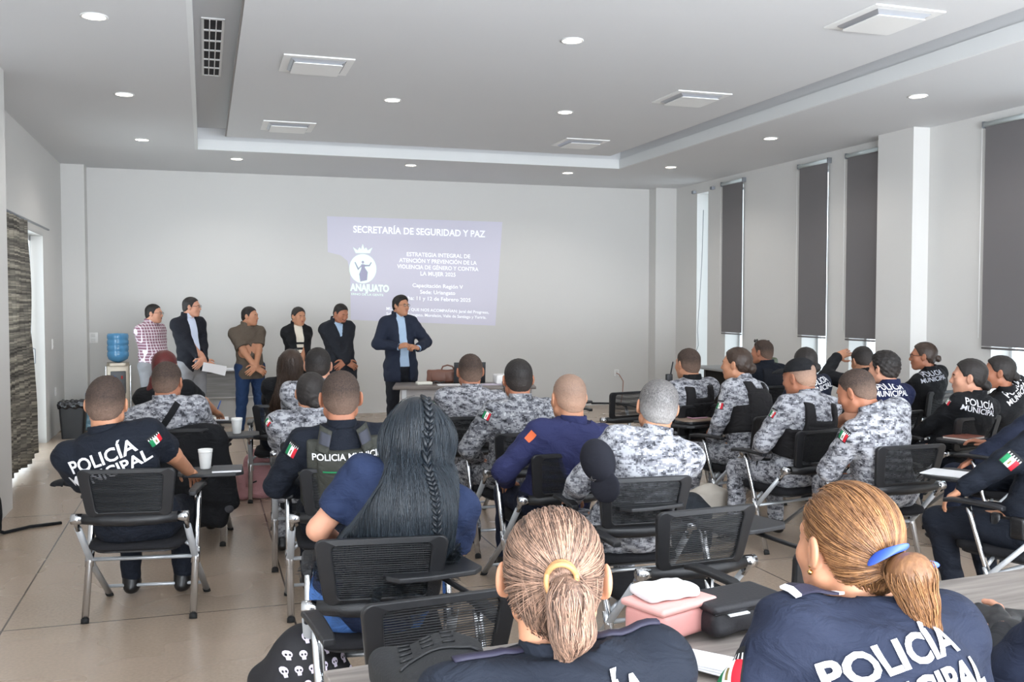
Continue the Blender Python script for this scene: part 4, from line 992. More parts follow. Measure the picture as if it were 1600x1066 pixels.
def make_chair(variant=0):
    c = empty('training_chair', (0, 0, 0))
    # backrest: outer rounded frame with a window for the mesh
    out = [(x, y+.5) for x, y in rpoly(2.0, 1.0, .13, 5)]; inn = [(x*1., max(y+.5, .10)) for x, y in rpoly(1.50, .80, .09, 5, 0, -.005)]; n = len(out)
    vs = []; fs = []
    for off in (-.012, .012):
        for ring in (out, inn):
            for u, v in ring: q = back_surface(u, v); vs.append((q[0], q[1]+off, q[2]))
    def idx(layer, ring, k): return (layer*2+ring)*n+(k % n)
    for k in range(n):
        fs += [(idx(0, 0, k), idx(0, 0, k+1), idx(0, 1, k+1), idx(0, 1, k)), (idx(1, 0, k+1), idx(1, 0, k), idx(1, 1, k), idx(1, 1, k+1)), (idx(0, 0, k+1), idx(0, 0, k), idx(1, 0, k), idx(1, 0, k+1)), (idx(0, 1, k), idx(0, 1, k+1), idx(1, 1, k+1), idx(1, 1, k))]
    bk = MB().add(vs, fs, CHB, False).build('backrest', CHB, c)
    md = bk.modifiers.new('b', 'BEVEL'); md.width = .006; md.segments = 2; md.limit_method = 'ANGLE'
    vs = []; fs = []; a_, b_ = 12, 12
    for j in range(b_+1):
        for i in range(a_+1): q = back_surface(-.8+1.6*i/a_, .06+.86*j/b_); vs.append((q[0], q[1]+.004, q[2]))
    for j in range(b_):
        for i in range(a_): k = j*(a_+1)+i; fs.append((k, k+1, k+a_+2, k+a_+1))
    MB().add(vs, fs, MESHB, True).build('mesh_panel', MESHB, bk)
    rb = MB()
    for j in range(26):
        v = .10+.80*j/25; pts = [back_surface(-.77+1.54*i/6, v)+Vector((0, -.001, 0)) for i in range(7)]; rb.tube(pts, .0019, n=4, cap=False)
    rb.build('ribs', CHB, bk)
    # hinge bar with chrome ends
    MB().tube([(-.235, -.272, .585), (-.12, -.285, .578), (.0, -.29, .576), (.12, -.285, .578), (.235, -.272, .585)], [.026, .031, .032, .031, .026], n=14).build('hinge_bar', CHB, c)
    for s in (-1, 1):
        m = MB(); m.tube([(s*.232, -.272, .585), (s*.285, -.272, .585)], .027, n=16); m.tube([(s*.268, -.272, .585), (s*.268, -.215, .52)], .017, n=12, sx=.8); m.build('hinge_cap', CHROME, c)
    # legs: two crossing tubes each side
    for s in (-1, 1):
        x = s*.272
        MB().tube([(x, .10, .640), (x, .085, .60), (x, -.115, .012)], .0125, n=10, sx=1.5).tube([(x, .005, .355), (x, -.022, .275)], .0155, CHROME, n=10, sx=1.5).build('leg', STEEL, c)
        MB().tube([(x*.985, -.222, .53), (x*.985, .03, .27), (x*.985, .365, .012)], .0125, n=10, sx=1.5).build('leg', STEEL, c)
        MB().tube([(x, -.111, .024), (x, -.117, .0)], .015, n=10, sx=1.4).build('foot_cap', RUB, c); MB().tube([(x*.985, .345, .024), (x*.985, .375, .0)], .015, n=10, sx=1.4).build('foot_cap', RUB, c)
        ar = MB(); prof = [(-.16, .0, .020), (-.12, .006, .026), (0, .008, .029), (.1, .004, .031), (.15, -.004, .029)]
        vs = []; fs = []
        for (yy, zz, w) in prof:
            for (sx, sz) in ((-1, 0), (-.85, .010), (.85, .010), (1, 0), (.85, -.012), (-.85, -.012)): vs.append((x+sx*w, yy+.075, .662+zz+sz))
        for i in range(len(prof)-1):
            for k in range(6): fs.append((i*6+k, i*6+(k+1) % 6, (i+1)*6+(k+1) % 6, (i+1)*6+k))
        fs += [tuple(range(5, -1, -1)), tuple(len(prof)*6-6+k for k in range(6))]
        o = ar.add(vs, fs, CHB, False).build('armrest', CHB, c); md = o.modifiers.new('b', 'BEVEL'); md.width = .004; md.segments = 2
    b_ = MB(); b_.tube([(-.27, -.01, .31), (.27, -.01, .31)], .011, n=8).build('crossbar', STEEL, c); MB().tube([(-.27, .30, .075), (.27, .30, .075)], .010, n=8).build('crossbar', STEEL, c)
    for s in (-1, 1): MB().tube([(s*.27, .005, .345), (s*.2, .0, .40)], .01, n=8).build('seat_bracket', STEEL, c)
    sp = rpoly(.47, .45, .09, 6); vs = []; fs = []; L = len(sp)
    for z, q in ((.400, .93), (.408, 1.0), (.424, 1.01), (.440, .98), (.448, .90), (.445, .5)):
        for x, y in sp: vs.append((x*q, y*q-.005, z+(.008*(y*q/.22)**3 if z > .41 else 0)))
    for i in range(5):
        for k in range(L): fs.append((i*L+k, i*L+(k+1) % L, (i+1)*L+(k+1) % L, (i+1)*L+k))
    fs += [tuple(range(L-1, -1, -1)), tuple(5*L+k for k in range(L))]
    st = MB().add(vs, fs, SEATF, True).build('seat', SEATF, c)
    MB().prism([(x*.9, y*.9) for x, y in sp], .388, .402).build('seat_pan', CHB, st)
    return c
TABM = mat('tablet_laminate', '#222326', .5, bump=.1, bscale=300); TABB = mat('tablet_beige', '#8f7c6c', .5)
def tablet_shape(c, x, y, rot=0, z=.70, m=None, w=.36, d=.27):
    """writing tablet on its arm at local x,y of chair c"""
    p = [(-w/2, -d*.22), (-w*.42, -d*.42), (-w*.1, -d/2), (w*.38, -d/2), (w/2, -d*.36), (w/2, d*.36), (w*.40, d/2), (-w*.3, d/2), (-w*.46, d*.38), (-w/2, d*.2)]
    M = Matrix.Rotation(rot, 3, 'Z'); t = MB().prism(p, -.010, .010, M=M).build('writing_tablet', m or TABM, c); t.location = (x, y, z)
    md = t.modifiers.new('b', 'BEVEL'); md.width = .005; md.segments = 2
    a = MB().tube([(.272, .09, .645), (.272, .20, z-.03), (x*.6+.272*.4, y-.03, z-.018)], .010, n=8).build('tablet_arm', CHB, c); return t
chair0 = make_chair(); used = [False]
CH = {}
def chair(key, hx, hy, ang, label, tab=None, tz=.70, tm=None):
    """hx,hy: middle of the hinge bar in the room"""
    a = math.radians(ang); c = chair0 if not used[0] else copy_tree(proto_ref[0]); 
    if not used[0]: used[0] = True
    c.location = (hx-math.sin(a)*.272, hy+math.cos(a)*.272, 0); c.rotation_euler = (0, 0, a); tag(c, label, 'chair', 'folding training chairs')
    CH[key] = (c, hx-math.sin(a)*.272, hy+math.cos(a)*.272, a, tab, tz, tm); return c
proto_ref = [chair0]
spec = [
 ('C1', -.37, 5.20, -9, 'black mesh chair under the man whose navy polo reads POLICIA, at the far left', (.30, .36, .15)),
 ('C2', -.19, 6.72, -8, 'chair with a black jacket hung over its back, left block', (.30, .38, .1)),
 ('C3', -.22, 7.68, -8, 'chair of the red-haired woman at the front of the left block', (.22, .36, 0)),
 ('C4', .60, 8.05, -6, 'chair of the long-haired woman in black, nearest the standing woman', None),
 ('C5', .72, 7.02, -6, 'chair of the camouflage officer just behind the long-haired woman in black', None),
 ('C6', .66, 5.90, -4, 'chair of the camouflage officer with a dark bun, in the aisle column', (.1, .42, 0)),
 ('C7', .68, 4.92, -2, 'chair of the officer in the POLICIA MUNICIPAL vest', None),
 ('C8', .60, 3.42, -8, 'black mesh chair under the woman with long braided black hair', None),
 ('E1', .63, 2.70, 5, 'empty black mesh chair at the bottom of the picture, left of the streaked-hair woman', (.20, .44, .1)),
 ('C9', 1.84, 6.80, -3, 'chair of the camouflage officer seated in front of the laptop', None),
 ('C10', 1.97, 5.86, 3, 'chair of the camouflage officer seated left of the bald man', (.05, .44, .1)),
 ('C11', 1.92, 5.00, 3, 'chair of the bald man in the blue-navy shirt', None),
 ('C12', 2.00, 4.20, -4, 'chair of the grey-haired camouflage officer', None),
 ('E2', 1.925, 3.50, 5, 'empty black mesh chair in the centre right, behind the pink lunch box', (.16, .44, .12)),
 ('E4', 2.10, 2.83, 6, 'empty chair half hidden by the chestnut-haired woman, its tablet swung out', (.22, .56, .15)),
 ('E0', 3.76, 8.22, 12, 'empty chair in the front row left of the radio officer', (-.22, .3, .3)),
 ('C13', 3.84, 7.00, 8, 'chair of the vested officer with a radio on his shoulder', None),
 ('C14', 3.98, 6.20, 20, 'chair of the camouflage woman with a bun and black vest', (-.05, .44, .3)),
 ('C15', 5.42, 8.35, 8, 'chair of the navy-vested officer with sunglasses on his head', None),
 ('C16', 3.84, 5.40, 10, 'chair of the capped officer in a black vest', None),
 ('C17', 4.85, 6.72, 14, 'chair of the navy woman with a bun seated beyond the capped officer', None),
 ('C18', 5.45, 6.85, 16, 'chair of the person in black resting the head on a hand', (.0, .44, .2)),
 ('C19', 5.05, 6.10, 12, 'chair of the short-haired officer in navy left of the spectacled woman', None),
 ('C20', 3.92, 4.66, -2, 'chair of the camouflage officer bending forward on the right', None),
 ('C21', 6.60, 7.40, 14, 'chair of the spectacled woman in black near the right pilaster', None),
 ('C22', 5.35, 5.66, 8, 'chair of the black-haired woman in black POLICIA shirt at the right', None),
 ('C23', 6.35, 6.25, 12, 'chair of the woman with a low bun at the far right edge', None),
 ('C25', 5.15, 4.75, 14, 'chair at the right edge holding the navy-sleeved arm and thigh', (.16, .46, .1)),
 ('C24', 4.05, 3.62, 16, 'nearest chair at the right edge, its silver legs crossing by the black boot', (.20, .46, .1)),
]
for r in spec:
    chair(*r[:5], tab=r[5])
for k, (c, x, y, a, tab, tz, tm) in CH.items():
    if tab: tablet_shape(c, tab[0], tab[1], tab[2])
def hl2w(key, x, y, z):
    c, cx, cy, a = CH[key][:4]; return Vector((cx+x*math.cos(a)-y*math.sin(a), cy+x*math.sin(a)+y*math.cos(a), z))

# ------------------------------------------------------------------ the audience
def head_at(px, top, Y, hs=1.):
    """centre of a head whose crown shows at px, top and stands at room depth Y"""
    p = np.array(aty(px, top, Y)); p[2] -= .118*hs+.006; return p
D2 = math.radians
CW = lambda m, **k: dict(m=m, sl=2., d=.016, **k)
def seated(key, ck, label, px, topy, Y, hyaw=0, **o):
    c, cx, cy, a = CH[ck][:4]; hd = head_at(px, topy, Y, o.get('hs', 1.))
    off = o.pop('seat', -.105); lat = o.pop('lat', 0.); loc = (cx-math.sin(a)*off+math.cos(a)*lat, cy+math.cos(a)*off+math.sin(a)*lat, 0)
    o['head'] = hd; o['hyaw'] = D2(hyaw); return person(key, label, loc, a, o)

I = seated('P1', 'C1', 'broad-backed man in navy polo lettered POLICIA MUNICIPAL, arm on his chair tablet, far left', 166, 590, 5.36, -8, hs=1.12, build=1.22, skin='a', hairm=HSH, hair='shorttop', face=False,
    top=dict(m=NAVYD, sl=.72, d=.014, sd=.012, ch=.055), wrists={-1: V(-.10, .30, .66), 1: V(.20, .36, .72)}, poles={-1: V(-.6, -.6, -.5), 1: V(1, -.2, -.3)}, hstep=.005, step=.009, bottom=NAVYD)
text_at(I, [('POLICÍA', .092, 0), ('MUNICIPAL', .082, -.072)], 160, 727, LETW, bold=.02, tilt=.07)
flag_at(I, 243, 687, .075, .062, tilt=-.3, s=1)
I = seated('P2', 'C2', 'spectacled man in grey camouflage with a black strap across his back, seated left', 262, 565, 6.85, -22, hs=1.08, build=1.2, skin='b', hairm=HSH, glasses='clear', top=CW(CAMO2), bottom=CAMO2)
st = Fld(); I['torso'](st, .034)
def strap(fld, a0, a1, w, m, name, I, lab=None, thick=None):
    """webbing strap laid on the back from a0 to a1 (local chest coordinates x,z)"""
    N, U, X, Fv = I['N'], I['U'], I['X'], I['F']; n = 16; P = []; Q = []
    for i in range(n+1):
        t = i/n; x = a0[0]+(a1[0]-a0[0])*t; z = a0[1]+(a1[1]-a0[1])*t; d = nrm(np.array([a1[0]-a0[0], a1[1]-a0[1]])); pn = np.array([-d[1], d[0]])
        for s in (-1, -.33, .33, 1): P.append(N+X*(x+pn[0]*w/2*s)+U*(z+pn[1]*w/2*s)-Fv*.25)
    for i in range(n):
        for j in range(3): Q.append((i*4+j, i*4+j+1, i*4+j+5, i*4+j+4))
    P = project(fld, P, Fv, .004); o = mk(name, [(P, np.array(Q), 0)], m, I['root']); md = o.modifiers.new('t', 'SOLIDIFY'); md.thickness = .006; md.offset = 0
    if lab: o['label'] = lab
    return o
strap(I['shirt'], (.10, .01), (-.20, -.30), .042, BLK, 'shoulder_strap', I)
I = seated('P3', 'C3', 'red-haired woman in black writing with a blue pen, front of the left block', 258, 548, 7.80, -20, hs=1.02, female=True, build=1.08, skin='a', hair='tail', hairm=HRED, tie=(-.0, -.11, -.03), tailpts=[(-.03, -.02, -.05, .034), (-.06, .0, -.13, .036), (-.07, .02, -.21, .02)], top=dict(m=BLK, sl=.7, d=.012),
    wrists={-1: V(-.1, .33, .7), 1: V(.27, .40, .735)}, poles={-1: V(-.7, -.35, -.6), 1: V(1, -.4, -.4)}, glasses='clear')
PEN = mat('blue_pen', '#2b5fb0', .3)
w = I['wr'][1]; a = I['root']
p = Vector(a.matrix_basis @ Vector(w+V(.0, .09, .0)))
o = MB().tube([p+Vector((-.01, .01, -.03)), p+Vector((.03, -.02, .085))], .0045, n=8).build('pen', PEN); tag(o, 'blue pen in the hand of the red-haired woman', 'pen')
I = seated('P4', 'C4', 'woman in black with long wavy dark hair and glasses pushed on top of her head', 455, 546, 8.10, -15, hs=1.0, female=True, build=1.0, hair='long', hairm=HBR, hairlen=.36, hairw=.115, glasses='clear top', top=dict(m=BLK, sl=2., d=.014), strands=(420, 14, .03, .0016, .12))
I = seated('P5', 'C5', 'short-haired man in camouflage behind the long-haired woman in black', 497, 543, 7.12, -12, hs=1.08, build=1.12, skin='d', hairm=HB, top=CW(CAMO2), bottom=CAMO2)
I = seated('P6', 'C6', 'dark-haired officer in camouflage with a low bun, half hidden by the vested man', 486, 582, 5.95, -6, hs=1.02, lat=-.09, female=False, build=1.12, skin='a', hair='bun', hairm=HB, bunpos=(.02, -.115, -.05), bunr=.036, top=CW(CAMO), bottom=CAMO)
flag_at(I, 419, 659, .05, .055, tilt=.3)
I = seated('P7', 'C7', 'shaved-head man wearing a vest lettered POLICIA MUNICIPAL over navy', 532, 578, 5.02, -4, hs=1.18, build=1.22, skin='b', hairm=HSH, hairt=.004, hstep=.005, step=.009, top=CW(NAVYD, ch=.06), vest=dict(m=VESTG, label='grey green ballistic vest', aw=.95, scoop=(.082, .055)), wrists={-1: V(-.2, .18, .66), 1: V(.12, .34, .70)}, poles={-1: V(-.9, -.4, -.4), 1: V(.7, -.35, -.6)})
vb = I['vf']
# white reflective panel lettering and tricolour line on the vest
N, U, X, Fv = I['N'], I['U'], I['X'], I['F']
text_at(I, [('POLICIA MUNICIPAL', .046, 0)], 552, 718, LETW, fld=vb, parent=I['vest'], bold=.015, sx=.95)
for k, mm in enumerate((PG, PW, PR)):
    strap(vb, (-.115+k*.085, -.150), (-.032+k*.085, -.150), .007, mm, 'tricolour_line', I)
for s in (-1, 1):
    st = I['torso'](Fld(), .016+.030); strap(st, (s*.088, .045), (s*.118, -.055), .058, VESTG, 'shoulder_strap', I); strap(I['torso'](Fld(), .016+.036), (s*.092, .03), (s*.105, -.02), .050, mat('vest_strap', '#3b3d47', .8), 'strap_patch', I)
flag_at(I, 456, 703, .062, .085, tilt=.1)
I = seated('P8', 'C8', 'large woman in navy T-shirt with long black hair and a thin braid down the back', 650, 622, 3.60, -6, hs=1.12, female=True, build=1.28, sw=.172, skin='d', hair='long', hairm=HBK, hairlen=.335, hairw=.15, drape=.05, lat=-.04, hairstep=.006, seat=-.06,
    strands=(2600, 22, .028, .0013, .07), top=dict(m=POLO, sl=.68, d=.015, sd=.006, collar=False), step=.008, bottom=cloth('blue_jeans', '#4c74b4'), wrists={-1: V(-.13, .15, .74), 1: V(.13, .15, .74)}, poles={-1: V(-1, -.35, -.9), 1: V(1, -.35, -.9)})
# thin braid lying on the hair
P8 = I; hfld = I['hairf']; N, U, X, Fv = I['N'], I['U'], I['X'], I['F']; Lh = I['Lh']
br = MB(); nlk = 22
base = [np.array(Lh(.035, -.02, .135))+V(0, 0, 0), np.array(Lh(.045, -.14, .07)), np.array(Lh(.048, -.17, 0))]
zs = np.linspace(0, 1, nlk)
cl = []
for t in zs:
    if t < .25: q = np.array(Lh(.03+.018*t*4, -.03-.17*(t*4), .13-.07*(t*4)**2))
    else: tt = (t-.25)/.75; q = np.array(Lh(.048, -.25, .06-.36*tt))
    cl.append(q)
cl = project(hfld, np.array(cl), np.array(Fv), .004) if False else np.array(cl)
g_ = None
for _ in range(14):
    g_ = grad(hfld, cl); cl = cl-g_*np.clip(hfld.pts(cl)-.006, -.05, .05)[:, None]
for i in range(nlk-1):
    p, q = cl[i], cl[i+1]; d = q-p; sd = nrm(np.cross(d, g_[i])); s = 1 if i % 2 else -1
    for s in (-1, 1):
        c = (p+q)/2+sd*s*.008; br.tube([c-d*.55+sd*s*.010, c, c+d*.5-sd*s*.009], [.006*(1-.4*i/nlk), .0095*(1-.4*i/nlk), .004], n=7)
br.build('braid', HBK, I['root'])
I = seated('P9', 'C9', 'shaved-head man in light camouflage seated in front of the laptop', 734, 552, 6.92, -2, hs=1.1, build=1.22, skin='b', hairm=HSH, hairt=.003, hair='stubble', top=CW(CAMO2), bottom=CAMO2)
flag_at(I, 679, 632, .05, .06, tilt=.1)
I = seated('P10', 'C10', 'broad man in darker camouflage with cropped black hair, seated left of the bald man', 809, 560, 6.02, -4, hs=1.12, build=1.22, skin='b', hairm=HB, hairt=.005, top=CW(CAMD), bottom=CAMD, wrists={-1: V(-.2, .2, .62), 1: V(.12, .34, .70)}, poles={-1: V(-.9, -.4, -.4), 1: V(.7, -.35, -.6)}, knees={-1: V(-.22, .42, .50), 1: V(.14, .42, .505)}, ankles={-1: V(-.2, .30, .10), 1: V(.14, .44, .10)})
flag_at(I, 761, 648, .055, .075, tilt=.15)
I = seated('P11', 'C11', 'bald man in blue-navy shirt with an orange sleeve patch', 888, 583, 5.10, 4, hs=1.14, build=1.2, skin='a', hairm=HSG, hairt=.0012, fade=.9, hair='stubble', top=CW(BLUE), bottom=NAVY, wrists={-1: V(-.24, .14, .64), 1: V(.12, .34, .70)}, poles={-1: V(-.9, -.4, -.4), 1: V(.7, -.35, -.6)})
ORG = mat('orange_thread', '#d9673a', .7)
sh, el = I['sh'][-1], I['el'][-1]; ax = nrm(sh-el); dd = nrm(V(-.8, -.6, 0)); Xd = np.cross(ax, dd)
decal_text(I['shirt'], 'PC', .05, sh+(el-sh)*.12+dd*.1, -Xd, ax, -dd, ORG, I['so'], name='orange_patch', bold=.05) if False else None
flag_like = Fld()
def small_patch(I, s, fr, w, h, m, name, lab=None, out=None):
    sh, el = I['sh'][s], I['el'][s]; p = sh+(el-sh)*fr; ax = nrm(sh-el); dirn = np.array(out if out is not None else I['X']*s*.8-I['F']*.6, float); dirn = nrm(dirn-ax*(dirn@ax)); Xd = np.cross(ax, dirn); n = 6; P = []; Q = []
    for j in range(n+1):
        for i in range(n+1):
            u, v = i/n-.5, j/n-.5; k = 1-.25*abs(v)*(1 if j < n/2 else .2); P.append(p+dirn*.09+Xd*u*w*k+ax*v*h)
    for j in range(n):
        for i in range(n): Q.append((j*(n+1)+i, j*(n+1)+i+1, (j+1)*(n+1)+i+1, (j+1)*(n+1)+i))
    o = mk(name, [(project(I['shirt'], np.array(P), -dirn, .003), np.array(Q), 0)], m, I['so']); 
    if lab: o['label'] = lab
    return o
small_patch(I, -1, .16, .045, .06, ORG, 'shoulder_patch', 'orange embroidered patch')
I = seated('P12', 'C12', 'grey-haired man in camouflage with a dark cap tucked on his shoulder', 1027, 593, 4.36, -14, hs=1.12, build=1.2, skin='a', hairm=HGY, hairt=.009, hstep=.005, step=.009, top=CW(CAMO), bottom=CAMO, wrists={-1: V(-.22, .25, .66), 1: V(.12, .34, .70)}, poles={-1: V(-.9, -.5, -.5), 1: V(.7, -.35, -.6)}, knees={-1: V(-.25, .42, .50), 1: V(.14, .42, .505)}, hroll=.12)
CAPM = cloth('cap_twill', '#1d1e26', .85, .1)
def cap_field(C, B, r=.088):
    """cap crown and brim"""
    f = Fld(); f.ell(C, V(r*.98, r*1.12, r*.92), .01, B); f.ell(C-B[:, 2]*.012, V(r*.90, r*1.04, r*.86), .004, B, 's')
    f.cut(lambda X_, Y_, Z_: -((X_-C[0])*B[0, 2]+(Y_-C[1])*B[1, 2]+(Z_-C[2])*B[2, 2]))
    return f
def brim_field(C, B, r=.088):
    f = Fld(); f.ell(C+B[:, 1]*r*1.05, V(r*.95, r*.95, .03), .01, B); f.ell(C+B[:, 1]*r*1.05-B[:, 2]*.006, V(r*.93, r*.93, .027), .002, B, 's')
    f.cut(lambda X_, Y_, Z_: r*.75-((X_-C[0])*B[0, 1]+(Y_-C[1])*B[1, 1]+(Z_-C[2])*B[2, 1])); f.cut(lambda X_, Y_, Z_: -.002-((X_-C[0])*B[0, 2]+(Y_-C[1])*B[1, 2]+(Z_-C[2])*B[2, 2])); return f
# cap hung on P12's left shoulder: crown outward, brim down
root = I['root']; C = np.array(root.matrix_basis.inverted() @ aty(934, 720, 4.12)); Bc = basis(V(.3, -.25, -1), V(-.72, -.66, 0))
cp = empty('cap', Vector(root.matrix_basis @ Vector(C)), root.rotation_euler[2], 'dark cap with a silver star hanging at the grey-haired officer\'s shoulder', 'cap')
hc = Fld(); hc.ell((0, 0, 0), (.088, .105, .058), .01, Bc); P, Q = smesh(hc, .005); mk('crown', [(P, Q, 0)], CAPM, cp); hb = Fld(); hb.ell(Bc@V(0, .125, .010), (.080, .078, .013), .01, Bc); P, Q = smesh(hb, .005); mk('brim', [(P, Q, 0)], CAPM, cp)
star = [(.024*(1 if k % 2 == 0 else .42)*math.sin(math.pi*k/5), .024*(1 if k % 2 == 0 else .42)*math.cos(math.pi*k/5)) for k in range(10)]
cpf = hc; Mi = cp.matrix_basis.inverted(); o_ = np.array(Mi @ Vector((0, 0, CAMH))); d_ = nrm(np.array(Mi.to_3x3() @ Vector(ray(924, 752))))
Xs = nrm(np.cross(d_, V(0, 0, 1))); Ys = np.cross(Xs, d_); c_ = o_+d_*(np.linalg.norm(o_)-.2); P = project(cpf, [c_+Xs*x+Ys*y for x, y in star]+[c_], d_, .004)
o = MB().add([tuple(p) for p in P], [(k, (k+1) % 10, 10) for k in range(10)]).build('star_badge', mat('silver_badge', '#b9b9bd', .35, .7), cp)
I = seated('P13', 'C13', 'officer in camouflage and black vest with a radio on his left shoulder', 1074, 544, 7.12, 14, hs=1.06, build=1.1, skin='a', hairm=HSH, hairt=.006, top=CW(CAMO2, cm=BLK), bottom=CAMO2, vest=dict(scoop=(.062, .10)), face=True)
q = I['sh'][-1]+I['U']*.02-I['F']*.0
rd = MB(); p = Vector(I['root'].matrix_basis @ Vector(q+V(-.01, .05, .06))); 
rr = empty('two_way_radio', p, 0, 'black two-way radio clipped at the shoulder of the front row officer', 'radio'); MB().rbox((0, 0, 0), (.055, .035, .10), .008).build('body', BLACKP, rr); MB().tube([(.015, 0, .05), (.035, 0, .15)], .006, n=8).build('antenna', BLACKP, rr)
I = seated('P14', 'C14', 'woman in camouflage and black vest, dark bun, looking left in profile', 1150, 543, 6.52, 42, hs=1.04, female=True, build=1.08, skin='a', hair='bun', hairm=HBR, bunr=.040, bunpos=(0, -.12, -.03), top=CW(CAMO2), bottom=CAMO2, vest=dict(scoop=(.058, .07)), face=True, wrists={-1: V(-.16, .24, .60), 1: V(.12, .34, .70)})
flag_at(I, 1125, 633, .062, .072, tilt=.1)
I = seated('P15', 'C15', 'front row officer in navy vest with sunglasses resting on his head', 1190, 531, 8.5, 36, hs=1.02, build=1.06, skin='b', hairm=HSH, top=CW(NAVYD), vest=dict(m=cloth('navy_vest_nylon', '#171a22', .7, .3), scoop=(.03, .03), label='dark navy tactical vest'), glasses='dark sun top', face=True)
I = seated('P16', 'C16', 'officer in black cap, black vest and camouflage seated right of centre', 1248, 559, 5.58, 26, hs=1.08, build=1.16, skin='b', hairm=HSG, hairt=.001, hair='stubble', top=CW(CAMO2), bottom=CAMO2, vest=dict(scoop=(.078, .125)), face=True, wrists={-1: V(-.16, .22, .62), 1: V(.12, .34, .70)}, poles={-1: V(-.9, -.4, -.4), 1: V(.7, -.35, -.6)}, knees={-1: V(-.16, .42, .50), 1: V(.16, .42, .50)}, ankles={-1: V(-.24, .34, .10), 1: V(.16, .36, .10)}, hpitch=.15)
flag_at(I, 1208, 646, .055, .065, tilt=.1)
HB_ = I['HB']; Bc = np.array(HB_); C = I['Hc']+HB_@V(0, -.016, .038)*I['hs']
cp = empty('cap', Vector(I['root'].matrix_basis @ Vector(C)), I['root'].rotation_euler[2], 'black cap worn by the vested officer right of centre', 'cap')
f = cap_field(V(0, 0, 0), Bc, .101); f.ops.insert(2, Fld().ell(Bc@V(0, -.112, .006), V(.034, .04, .026), .004, Bc, 's').ops[0])
P, Q = smesh(f, .005); mk('crown', [(P, Q, 0)], BLK, cp); P, Q = smesh(brim_field(V(0, 0, 0), Bc, .101), .005); mk('brim', [(P, Q, 0)], BLK, cp)
I = seated('P17', 'C17', 'woman in navy POLICIA MUNICIPAL shirt with a curly bun behind the capped officer', 1258, 543, 6.85, -10, hs=1.04, female=True, build=1.12, skin='b', hair='bun', hairm=HB, bunpos=(.03, -.125, -.03), bunr=.042, top=dict(m=NAVY, sl=.6, d=.014))
text_at(I, [('POLICIA', .066, 0), ('MUNICIPAL', .060, -.052)], 1283, 600, LETW, bold=.015)
I = seated('P18', 'C18', 'person in black sleeves propping the head on the left hand, near the slit windows', 1347, 542, 6.95, 0, hs=1.0, build=1.0, skin='a', hairm=HB, hpitch=.35, top=dict(m=BLK, sl=2., d=.014), wrists={-1: V(-.08, .16, 1.20), 1: V(.12, .34, .70)}, poles={-1: V(-1, .5, -.6), 1: V(.7, -.35, -.6)}, hands={-1: dict(d=V(.8, -.3, .3), n=V(-.2, -.8, .5), curl=.4)})
I = seated('P19', 'C19', 'short black-haired officer in navy POLICIA MUNICIPAL shirt, left of the spectacled woman', 1380, 549, 6.22, 22, hs=1.06, female=False, build=1.05, skin='d', hairm=HB, hairt=.016, hair='messy', top=dict(m=BLUE if False else cloth('navy_shirt_bluish', '#1b2140'), sl=.6, d=.014), face=True)
text_at(I, [('POLICIA', .066, 0), ('MUNICIPAL', .060, -.050)], 1392, 609, LETW, bold=.015)
I = seated('P20', 'C20', 'camouflage officer with cropped hair leaning forward over his notes on the right', 1337, 577, 4.86, 30, hs=1.10, build=1.2, skin='b', hairm=HSH, hairt=.004, hstep=.005, step=.009, hpitch=.35, top=CW(CAMO2), bottom=CAMO2, face=True, wrists={-1: V(-.2, .22, .62), 1: V(.12, .34, .70)}, poles={-1: V(-.9, -.4, -.4), 1: V(.7, -.35, -.6)}, twist=.25)
flag_at(I, 1318, 680, .068, .078, tilt=.1)
I = seated('P21', 'C21', 'woman in black POLICIA MUNICIPAL shirt and pale spectacles beside the right pilaster', 1442, 535, 7.42, 52, hs=1.06, female=True, build=1.1, skin='b', hair='bun', hairm=HBR, bunr=.030, bunpos=(0, -.13, -.02), glasses='clear', top=dict(m=BLK, sl=2., d=.014), face=True)
text_at(I, [('POLICIA', .060, 0), ('MUNICIPAL', .058, -.05)], 1459, 587, LETG, bold=.01, tilt=-.1)
I = seated('P22', 'C22', 'woman with black bun in black POLICIA shirt, in profile at the right', 1513, 561, 5.72, 50, hs=1.10, female=True, build=1.1, skin='d', hair='bun', hairm=HB, bunr=.036, bunpos=(0, -.115, -.055), top=dict(m=BLK, sl=2., d=.014, label='black long-sleeved shirt'), face=True, wrists={-1: V(-.16, .24, .62), 1: V(.12, .34, .70)})
text_at(I, [('POLICÍA', .066, 0), ('MUNICIPAL', .056, -.045)], 1533, 637, LETW, bold=.012)
flag_at(I, 1481, 627, .055, .055, tilt=.2)
I = seated('P23', 'C23', 'woman with a low bun in black POLICIA shirt at the far right edge, looking left', 1560, 556, 6.10, 50, hs=1.08, female=True, build=1.1, skin='b', hair='bun', hairm=HB, bunr=.034, bunpos=(0, -.12, -.03), top=dict(m=BLK, sl=2., d=.014), face=True)
text_at(I, [('POLICIA', .062, 0), ('MUNICIPAL', .058, -.052)], 1590, 609, LETW, bold=.012)
